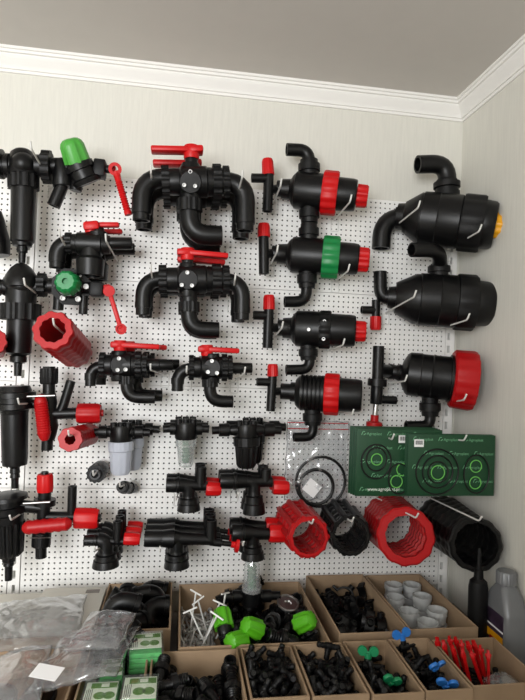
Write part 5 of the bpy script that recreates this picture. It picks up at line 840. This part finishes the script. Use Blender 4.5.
 'wide': [('nipple',0.1394,-0.3407,-0.6907,0.421,-0.39,0.59,0.568), ('nipple',0.2178,-0.2658,-0.6804,0.638,-0.369,-0.245,-0.63), ('nipple',0.3197,-0.3462,-0.69,0.492,-0.089,0.604,-0.621), ('nipple',0.1542,-0.2799,-0.6903,0.535,0.559,-0.374,-0.512), ('nipple',0.2587,-0.2673,-0.6897,0.369,0.43,-0.665,0.487), ('nipple',0.3169,-0.2949,-0.6899,0.766,0.077,0.622,0.14), ('nipple',0.1629,-0.2034,-0.6907,0.269,0.674,-0.214,-0.654), ('nipple',0.234,-0.2176,-0.6907,0.254,0.707,0.012,-0.66), ('nipple',0.2976,-0.2404,-0.6907,0.7,0.527,0.471,-0.101), ('nipple',0.1521,-0.1616,-0.6907,0.707,0,-0.707,-0), ('nipple',0.2514,-0.1402,-0.69,0.776,0.319,0.521,-0.157), ('nipple',0.3054,-0.1888,-0.6907,0.661,-0.009,-0.707,-0.25), ('nipple',0.178,-0.0816,-0.6907,0.092,-0.701,0.091,0.701), ('nipple',0.2347,-0.0803,-0.6774,0,-0.423,0.906,-0), ('nipple',0.3173,-0.1419,-0.6907,0.704,0.174,-0.685,-0.071), ('nipple',0.1792,-0.3571,-0.6795,0.026,0.869,0.266,0.416), ('nipple',0.2252,-0.3276,-0.6907,0.491,0.171,-0.686,-0.509), ('nipple',0.278,-0.3567,-0.6778,0.268,-0.351,-0.86,0.256), ('nipple',0.1809,-0.3025,-0.6649,0.281,0.696,0.402,-0.524), ('nipple',0.2551,-0.2256,-0.6519,0.321,0.437,0.334,-0.771), ('nipple',0.274,-0.3142,-0.6682,0.588,0.262,-0.666,-0.377), ('nipple',0.183,-0.2403,-0.6773,0.004,-0.907,0.422,0), ('nipple',0.2217,-0.1754,-0.6898,0.538,-0.526,-0.547,0.368), ('nipple',0.3165,-0.2179,-0.6602,0.415,0.403,-0.452,-0.679), ('nipple',0.1388,-0.1851,-0.6547,0.344,0.363,0.628,-0.595), ('nipple',0.2115,-0.1162,-0.6643,0.124,-0.504,-0.837,0.175), ('nipple',0.317,-0.1689,-0.6556,0.645,-0.186,-0.721,-0.173), ('nipple',0.1521,-0.1195,-0.6905,0.695,-0.129,0.695,-0.129), ('nipple',0.2812,-0.1091,-0.6818,0.268,0.495,-0.728,-0.391), ('nipple',0.3166,-0.0816,-0.6901,0.357,0.506,-0.552,-0.559), ('nipple',0.1395,-0.328,-0.649,0.695,0.306,0.407,-0.508), ('nipple',0.2211,-0.357,-0.6596,0.001,-0.508,0.15,0.848), ('nipple',0.2517,-0.3572,-0.6279,0.715,0.294,-0.502,-0.387), ('nipple',0.1543,-0.2717,-0.6464,0.084,-0.78,-0.296,0.546), ('nipple',0.2274,-0.2915,-0.646,0.192,-0.205,-0.663,0.694), ('nipple',0.3271,-0.3168,-0.6464,0.147,0.953,0.188,0.185), ('nipple',0.1388,-0.2404,-0.6757,0.074,0.863,0.498,-0.043), ('limecap',0.1868,-0.2024,-0.6454,0.003,0.38,-0.048,-0.924), ('limecap',0.299,-0.2723,-0.6543,0.704,0.305,-0.576,-0.284), ('limecap',0.1771,-0.1423,-0.6536,0.156,-0.411,0.44,0.783), ('limecap',0.2723,-0.1258,-0.6399,0.71,0.341,0.273,0.552), ('limecap',0.2487,-0.1662,-0.6492,0.538,-0.646,-0.323,0.435), ('nipple',0.1544,-0.0809,-0.6528,0.8,-0.102,0.586,-0.087), ('nipple',0.2172,-0.0807,-0.6223,0.563,0.389,0.365,0.631), ('nipple',0.3321,-0.1241,-0.6533,0.595,0.24,-0.295,0.708)],
 'left': [('nipple',-0.1157,-0.3797,-0.6897,0.483,0.031,-0.791,-0.374), ('nipple',-0.1214,-0.3314,-0.6907,0.573,-0.492,-0.508,0.414), ('nipple',-0.0685,-0.3658,-0.6907,0.542,0.454,0.542,-0.454), ('nipple',-0.14,-0.3454,-0.6538,0.62,-0.447,-0.23,-0.603), ('nipple',-0.1215,-0.3887,-0.6469,0.613,-0.2,0.747,-0.164), ('nipple',-0.0742,-0.3437,-0.6523,0.391,-0.388,-0.589,-0.591), ('nipple',-0.0804,-0.3372,-0.6063,0.556,0.15,-0.488,-0.656), ('nipple',-0.1198,-0.3569,-0.6178,0.158,-0.83,0.305,-0.439), ('nipple',-0.0797,-0.3875,-0.6178,0.14,0.912,0.001,0.385)],
 'reds': [('tee',0.619,-0.4834,-0.7036,0.256,0.27,-0.674,-0.638), ('tee',0.7074,-0.5184,-0.7036,0.707,0.707,-0,0), ('tee',0.6252,-0.4041,-0.7039,0.991,0.131,0,0), ('tee',0.719,-0.4227,-0.7036,0.386,-0.408,-0.601,0.568), ('tee',0.6398,-0.5148,-0.7036,0.26,0.275,0.672,0.636), ('tee',0.6717,-0.5196,-0.6999,0.566,-0.128,-0.377,0.721), ('tee',0.6491,-0.4218,-0.6976,0.543,-0.05,0.389,-0.743), ('tee',0.6776,-0.479,-0.7036,0.682,0.721,0.089,0.084), ('tee',0.6255,-0.523,-0.7036,0.27,-0.286,-0.668,0.632), ('tee',0.7248,-0.4851,-0.7036,0.738,0.034,0.031,0.673), ('tee',0.6252,-0.4531,-0.7039,0.017,-0.002,-0.131,0.991), ('tee',0.6914,-0.4578,-0.7036,0.144,-0.035,0.235,-0.961), ('tee',0.6249,-0.5189,-0.6883,0.467,-0.405,0.476,-0.626), ('tee',0.7047,-0.4987,-0.6962,0.565,-0.197,-0.077,-0.798), ('tee',0.6827,-0.4486,-0.6919,0.942,0.282,0.092,0.157), ('tee',0.6677,-0.423,-0.7036,0.547,-0.578,0.44,-0.416), ('tee',0.6437,-0.4747,-0.6947,0.182,-0.342,0.333,-0.86), ('tee',0.6861,-0.5072,-0.69,0.635,-0.002,-0.019,-0.772), ('tee',0.6192,-0.4327,-0.6975,0.482,-0.797,-0.169,0.322), ('tee',0.6968,-0.4182,-0.6905,0.802,-0.468,0.138,-0.346), ('tee',0.6049,-0.5049,-0.6902,0.673,-0.055,0.163,-0.719), ('tee',0.7205,-0.4521,-0.6892,0.581,0.08,-0.116,-0.801)],
 'bags': [('elbow',-0.4552,-0.5566,-0.6928,0.743,-0.214,0.279,0.57), ('elbow',-0.329,-0.4465,-0.6928,0.771,-0.199,0.29,0.531), ('elbow',-0.2793,-0.5486,-0.6928,0.738,-0.216,0.277,0.576), ('elbow',-0.4611,-0.3767,-0.6928,0.583,0.275,0.219,-0.732), ('elbow',-0.3802,-0.5505,-0.6928,0.568,0.28,0.213,-0.744), ('elbow',-0.2536,-0.4447,-0.6927,0.768,-0.194,0.293,0.535), ('elbow',-0.4276,-0.4582,-0.6928,0.374,0.322,0.14,-0.858), ('elbow',-0.3288,-0.5511,-0.6928,0.738,-0.216,0.277,0.576), ('elbow',-0.2216,-0.5635,-0.6923,0.837,-0.263,0.255,0.406)],
}
PL = {('elbows', 'elbow'): ('large black elbow fitting in the box behind the green packets', 'large black elbows in their box'),
      ('tails', 'tail'): ('black hose tail in the box in front of the lime green caps', 'black hose tails in their box'),
      ('jets', 'tee'): ('small black tee in the leftmost of the two boxes of small tees', 'small black tees, left box'),
      ('jets2', 'tee'): ('small black tee in the box just left of the teal-handled taps', 'small black tees, right box'),
      ('greens', 'tee'): ('small black tee lying among the teal-handled taps', 'small tees among the teal taps'),
      ('greens', 'gtap'): ('small black tap with teal green butterfly handle', 'teal-handled taps'),
      ('blues', 'tee'): ('small black tee lying among the blue-handled taps', 'small tees among the blue taps'),
      ('blues', 'btap'): ('small black tap with blue butterfly handle', 'blue-handled taps'),
      ('clamps', 'clamp'): ('curved black pipe clamp in the box beside the frosted caps', 'curved pipe clamps in their box'),
      ('screws', 'screw'): ('shiny screw in the heap beside the lime green caps', 'heap of shiny screws'),
      ('screws', 'loose_hook'): ('loose white wire hook lying on the heap of screws', 'loose hooks on the screws'),
      ('wide', 'nipple'): ('black threaded connector in the wide box with the lime green caps', 'threaded connectors in the wide box'),
      ('wide', 'limecap'): ('black fitting with lime green lobed cap in the wide box', 'fittings with lime green caps'),
      ('left', 'nipple'): ('black threaded connector behind the topmost green packet', 'threaded connectors by the green packets'),
      ('reds', 'tee'): ('small black tee at the foot of the red spikes', 'small tees among the red spikes'),
      ('bags', 'elbow'): ('black elbow fitting under the clear plastic bags', 'black elbows under the bags')}
from mathutils import Quaternion
used = {}
for bk, items in POSES.items():
    items = [q for q in items if q[0] not in ('limecap', 'gtap', 'btap')]
    for k, x, y, z, qw, qx, qy, qz in items:
        lab, grp = PL[bk, k]; src = PROTO[k]
        if k not in used: o = src; used[k] = 1
        else: o = dup(src)
        o.location = (x, y, z); o.rotation_mode = 'QUATERNION'; o.rotation_quaternion = Quaternion((qw, qx, qy, qz))
        o['label'] = lab; o['group'] = grp
for k, o in PROTO.items():
    if k not in used and k not in ('limecap', 'gtap', 'btap'):
        for c in KIDS(o): bpy.data.objects.remove(c)
        bpy.data.objects.remove(o)
# ------------------------------------------------------------------ goods set by hand
for i, (x, y, z, ax, lab) in enumerate(((224, 626, -.622, (-.1, .75, .6), 'lime green capped fitting with its dark mouth towards us, leftmost of the lime caps'), (241, 641, -.634, (-.7, -.6, .25), 'lime green capped fitting lowest in the wide box, nearest its front wall'),
        (257, 630, -.622, (-.75, -.35, .5), 'lime green capped fitting in the middle of the wide box'), (300, 624, -.622, (.55, -.55, .55), 'lime green capped fitting at the right end of the wide box'))):
    o = PROTO['limecap'] if i == 0 else dup(PROTO['limecap'])
    o.location = QZ(x, y, z); o.rotation_mode = 'QUATERNION'; o.rotation_quaternion = Vector(ax).to_track_quat('Z', 'Y'); o['label'] = lab; o['group'] = 'fittings with lime green caps'
for key, x, y, z, ax, vw, lab in (('gtap', 368, 655, -.63, (.05, .15, 1), -.2, 'small tap with teal green butterfly handle, rear one in its box'), ('gtap', 390, 682, -.638, (.5, -.4, .75), .3, 'small tap with teal green butterfly handle, nearest us in its box'),
        ('btap', 402, 637, -.622, (-.2, .1, 1), .1, 'small tap with blue butterfly handle, rearmost and highest in its box'), ('btap', 435, 667, -.634, (.35, -.5, .8), .5, 'small tap with blue butterfly handle, middle of its box'), ('btap', 446, 685, -.640, (.1, -.5, .8), -.1, 'small tap with blue butterfly handle, nearest us in its box')):
    o = PROTO[key] if key not in used else dup(PROTO[key]); used[key] = 1
    z_ = Vector(ax).normalized(); y_ = Vector((vw, -1, 0)); y_ = (y_-z_*y_.dot(z_)).normalized(); x_ = y_.cross(z_)
    o.rotation_mode = 'QUATERNION'; o.rotation_quaternion = Matrix((x_, y_, z_)).transposed().to_quaternion(); o.location = QZ(x, y, z)-z_*.022; o['label'] = lab; o['group'] = 'taps with coloured butterfly handles'
for x, y, z, ax in ((193, 612, -.632, (-.1, .1, -1)), (203, 618, -.64, (.3, .2, -1)), (212, 622, -.64, (-.35, .1, -1)), (222, 615, -.635, (-.15, -.2, -1)), (199, 630, -.64, (.5, -.1, -1)), (208, 634, -.64, (-.4, .2, -1))):
    o = dup(PROTO['loose_hook']); o.location = QZ(x, y, z); o.rotation_quaternion = Vector(ax).to_track_quat('Z', 'X'); o['label'], o['group'] = PL['screws', 'loose_hook']
# upturned clear filter standing on the connectors
d = .15
t = begin('line_filter', 'upturned clear filter with green strainer standing in the wide cardboard box', 'filter', (252, 598), d)
O(t, 'filter_head', 'black', d, ('L', (251, 604), (251.5, 590), cyl(10)), ('T', [(223, 597), (280, 595.5)], 4.2, {'ho': 'se'}), ('L', (232, 596.5), (241, 596.5), cyl(6)), ('L', (262, 596), (271, 596), cyl(6)))
O(t, 'bowl_collar', 'clear', d, ('L', (251.6, 591), (251.8, 585), [(0, 9), (0, 10), (1, 10), (1, 9)], {'mod': (16, .03)}))
O(t, 'filter_bowl', 'clear', d, ('L', (251.7, 588), (252.2, 560), [(0, 8.6), (0, 9), (.85, 7.6), (1, 6), (1, 0)], {'mod': (10, .04)}))
O(t, 'strainer', 'filterg', d, ('L', (251.7, 589), (252.1, 564), ribs(5, 7, .3, .35), {'n': 14}))
p = QZ(288, 603, -.632); mb = MB(world=True); ax = Vector((.1, -.35, 1)).normalized(); mb.torus(p, ax, .027, .0028, n=32); mb.L(p-ax*.012, p+ax*.0005, [(0, 0), (0, .02), (.5, .026), (1, .026), (1, .010), (.7, .008), (.7, 0)], n=24)
solo('chrome_ring', mb, M['metal'], 'shiny metal ring lying at the back of the wide cardboard box', 'ring', p)
# frosted caps, two deep
def capmesh():
    mb = W_(); mb.L((0, 0, 0), (0, 0, .034), [(0, 0), (0, .0225), (.1, .0235), (.62, .0245), (.64, .0265), (1, .0265), (1, .024), (.12, .021), (.12, 0)], n=28)
    return solo('frosted_cap', mb, M['frost'], 'frosted white cap in the cardboard box under the large red basket', 'cap', Vector(), 'frosted white caps')
c0 = capmesh(); first = True
for x, y in ((391, 580), (412, 583), (395, 595), (422, 594), (409, 609), (437, 608), (428, 620)):
    p = QZ(x, y, -.638)
    px_, py_ = min(max(p.x, .592), .704), min(max(p.y, -.318), -.05)
    for z in (-.7105, -.6755):
        o = c0 if first else dup(c0); first = False
        o.location = (px_, py_, z)
# separate overlapping columns of caps
cl = [o for o in C.objects if o.name.startswith('frosted_cap')]
for _ in range(200):
    for a in cl:
        for b in cl:
            if a is b or abs(a.location.z-b.location.z) > .01: continue
            dx, dy = a.location.x-b.location.x, a.location.y-b.location.y; L_ = math.hypot(dx, dy)
            if L_ < .0535:
                k = (.0535-L_)/max(L_, 1e-5)*.3
                a.location.x = min(max(a.location.x+dx*k, .592), .704); a.location.y = min(max(a.location.y+dy*k, -.318), -.05)
# red spikes
random.seed(3)
def spike():
    mb = W_(); mb.L((0, 0, 0), (0, 0, .1), [(0, 0), (0, .001), (.25, .0045), (.8, .0052), (.82, .007), (.9, .007), (.92, .005), (1, .0045), (1, 0)], n=4, ell=(1, .7), ph=.6)
    mb.box((0, 0, .09), (.013, .004, .006), None, .001)
    return solo('spike', mb, M['red'], 'red plastic spike standing in the cardboard box beside the grey canister', 'spike', Vector(), 'red plastic spikes')
s0 = spike(); first = True
for x, y, lx in ((437, 637, .1), (443, 640, .25), (449, 636, .2), (455, 637, .3), (461, 640, .15), (467, 641, .3), (473, 640, .2), (480, 645, .1), (452, 645, .25), (462, 648, .2), (471, 650, .3), (488, 650, -.1)):
    top = QZ(x, y, -.608); ax = Vector((-lx, random.uniform(.1, .3), 1)).normalized(); b = top-ax*.1; k = (b.z+.7085)
    o = s0 if first else dup(s0); first = False
    o.location = b; o.rotation_mode = 'QUATERNION'; o.rotation_quaternion = ax.to_track_quat('Z', 'X') @ Quaternion((0, 0, 1), random.uniform(0, 3))
pouch('small_bag', 'small clear bag of black bits beside the red spikes', 'bag', Vector((.662, -.55, -.668)), Vector((.066, 0, 0)), Vector((0, .07, .0)), Vector((0, 0, 1)), 14, 14, .03, .004, 2.2, freq=50)
# green packets
def packet(label, fl, fr, yb, z, h, first=None):
    A, B = QZ(*fl, z), QZ(*fr, z); Y0 = (A.y+B.y)/2; Y1 = QZ((fl[0]+fr[0])/2, yb, z).y; w = B.x-A.x; dd = Y1-Y0; c = Vector(((A.x+B.x)/2, (Y0+Y1)/2, z-h)); rot = Matrix.Rotation(math.atan2(B.y-A.y, B.x-A.x)*.7, 3, 'Z')
    t = thing('green_packet', label, 'packet', c, 'clear boxes with green printed cards')
    def bx(mb, lo, hi, bev=0):
        lo, hi = Vector(lo), Vector(hi); m = (lo+hi)/2; mb.box(c+rot @ m, hi-lo, rot, bev)
    mb = W_(); bx(mb, (-w/2, -dd/2, 0), (w/2, dd/2, h), .0025); part('clear_box', mb, M['crystal'], t)
    mb = W_()
    for i in range(4):
        k = h*.72/4; bx(mb, (-w/2+.004, -dd/2+.004, .003+i*k), (w/2-.004, dd/2-.004, .003+i*k+k*.86), .001)
    part('green_tiles', mb, M['pgreen'], t, label='light green tiles')
    zt = h-.0035
    mb = W_(); bx(mb, (-w/2+.004, -dd/2+.004, zt-.001), (w/2-.004, dd/2-.004, zt)); lp = part('printed_insert', mb, M['pale'], t, label='pale green printed insert')
    def disc(x, y, r, m):
        mb = W_(); p = c+rot @ Vector((x, y, zt)); mb.L(p, p+Vector((0, 0, .0006)), flat(r), n=20); part('printed_disc', mb, M[m], t, lp)
    disc(-w*.02, -dd*.16, dd*.15, 'olive'); disc(w*.24, -dd*.16, dd*.15, 'olive')
    mb = W_(); bx(mb, (-w*.30, dd*.16, zt), (w*.42, dd*.38, zt+.0006)); part('printed_band', mb, M['olive'], t, lp)
    mb = W_(); bx(mb, (-w*.02, dd*.20, zt+.0006), (w*.2, dd*.34, zt+.0012)); part('printed_logo', mb, M['pale'], t, lp)
    mb = W_()
    for i in range(4): bx(mb, (-w*.40+i*w*.05, -dd*.36, zt), (-w*.385+i*w*.05, dd*(.1+.05*(i % 2)), zt+.0006))
    part('printed_lines', mb, M['ink'], t, lp)
    return t
M['pgreen'] = mat('packet_green', (92, 196, 108), .45, var=.25, vscale=60); M['pale'] = mat('pale_print', (226, 234, 216), .5); M['olive'] = mat('olive_green_print', (84, 132, 44), .5)
packet('clear packet of light green tiles, topmost and rearmost of the green packets', (126.5, 649), (163, 646), 631, -.598, .058)
packet('clear packet with green discs, nearest us at the right of the green packets', (119, 699), (158, 697), 674, -.606, .05)
packet('clear packet with green discs, nearest us at the left of the green packets', (79, 703), (117, 701), 679, -.606, .05)
packet('clear packet half hidden by the clear bag, behind the two front green packets', (96, 676), (123, 673.5), 656, -.612, .05)
for x, y, z in ((145, 648, -.6575), (138, 698, -.6575), (98, 700, -.6575), (108, 676, -.663)): pass
# clear plastic bags at the left
def bag(label, o, a, b, z, seed, thick, amp, nu=44, nv=34, freq=15):
    O_, A_, B_ = QZ(*o, z), QZ(*a, z), QZ(*b, z)
    return pouch('plastic_bag', label, 'bag', O_, A_-O_, B_-O_, Vector((0, 0, 1)), nu, nv, thick, amp, seed, freq=freq, fine=.85, mat_='film2', group='clear plastic bags on the left')
bag('clear crumpled plastic bag lying on the white cartons at the left', (-30, 656), (80, 644), (-4, 603), -.608, 1.3, .028, .008)
bag('clear plastic bag with a white paper slip, in front of the white cartons', (24, 692), (116, 676), (66, 634), -.596, 4.4, .026, .0075)
bag('clear plastic bag with a stiff pointed corner, leaning beside the green packets', (62, 652), (118, 648), (90, 614), -.568, 7.7, .016, .007, 24, 24)
bag('clear plastic bag cut by the bottom left picture corner', (-25, 720), (40, 706), (0, 654), -.60, 9.2, .025, .006, 24, 24)
p = QZ(47, 672, -.570); mb = MB(world=True); mb.box(p, (.05, .034, .0008), (.15, .05, -.3)); solo('paper_slip', mb, M['white'], 'white paper slip on the clear plastic bag at the lower left', 'label', p)
# ------------------------------------------------------------------ light
def area(name, loc, to, sx, sy, e, col=(1, 1, 1)):
    l = bpy.data.lights.new(name, 'AREA'); l.shape = 'RECTANGLE'; l.size = sx; l.size_y = sy; l.energy = e; l.color = col
    o = bpy.data.objects.new(name, l); C.objects.link(o); o.location = loc
    o.rotation_euler = (Vector(to)-Vector(loc)).to_track_quat('-Z', 'Z').to_euler()
    return o
area('window_daylight', ((WIN[0]+WIN[1])/2, YF-.02, (WIN[2]+WIN[3])/2), ((WIN[0]+WIN[1])/2, 0, (WIN[2]+WIN[3])/2), WIN[1]-WIN[0]-.06, WIN[3]-WIN[2]-.06, 61, (.98, .99, 1))
w = bpy.data.worlds.new('world'); w.use_nodes = True; bpy.context.scene.world = w
w.node_tree.nodes['Background'].inputs[0].default_value = (.8, .9, 1, 1); w.node_tree.nodes['Background'].inputs[1].default_value = .6
vs = bpy.context.scene.view_settings; vs.view_transform = 'Standard'; vs.look = 'None'; vs.gamma = 1; vs.exposure = 0; vs.use_curve_mapping = False
cy = bpy.context.scene.cycles if hasattr(bpy.context.scene, 'cycles') else None
if cy:
    cy.max_bounces = 8; cy.diffuse_bounces = 4; cy.transparent_max_bounces = 24; cy.use_denoising = True; cy.sample_clamp_indirect = 4
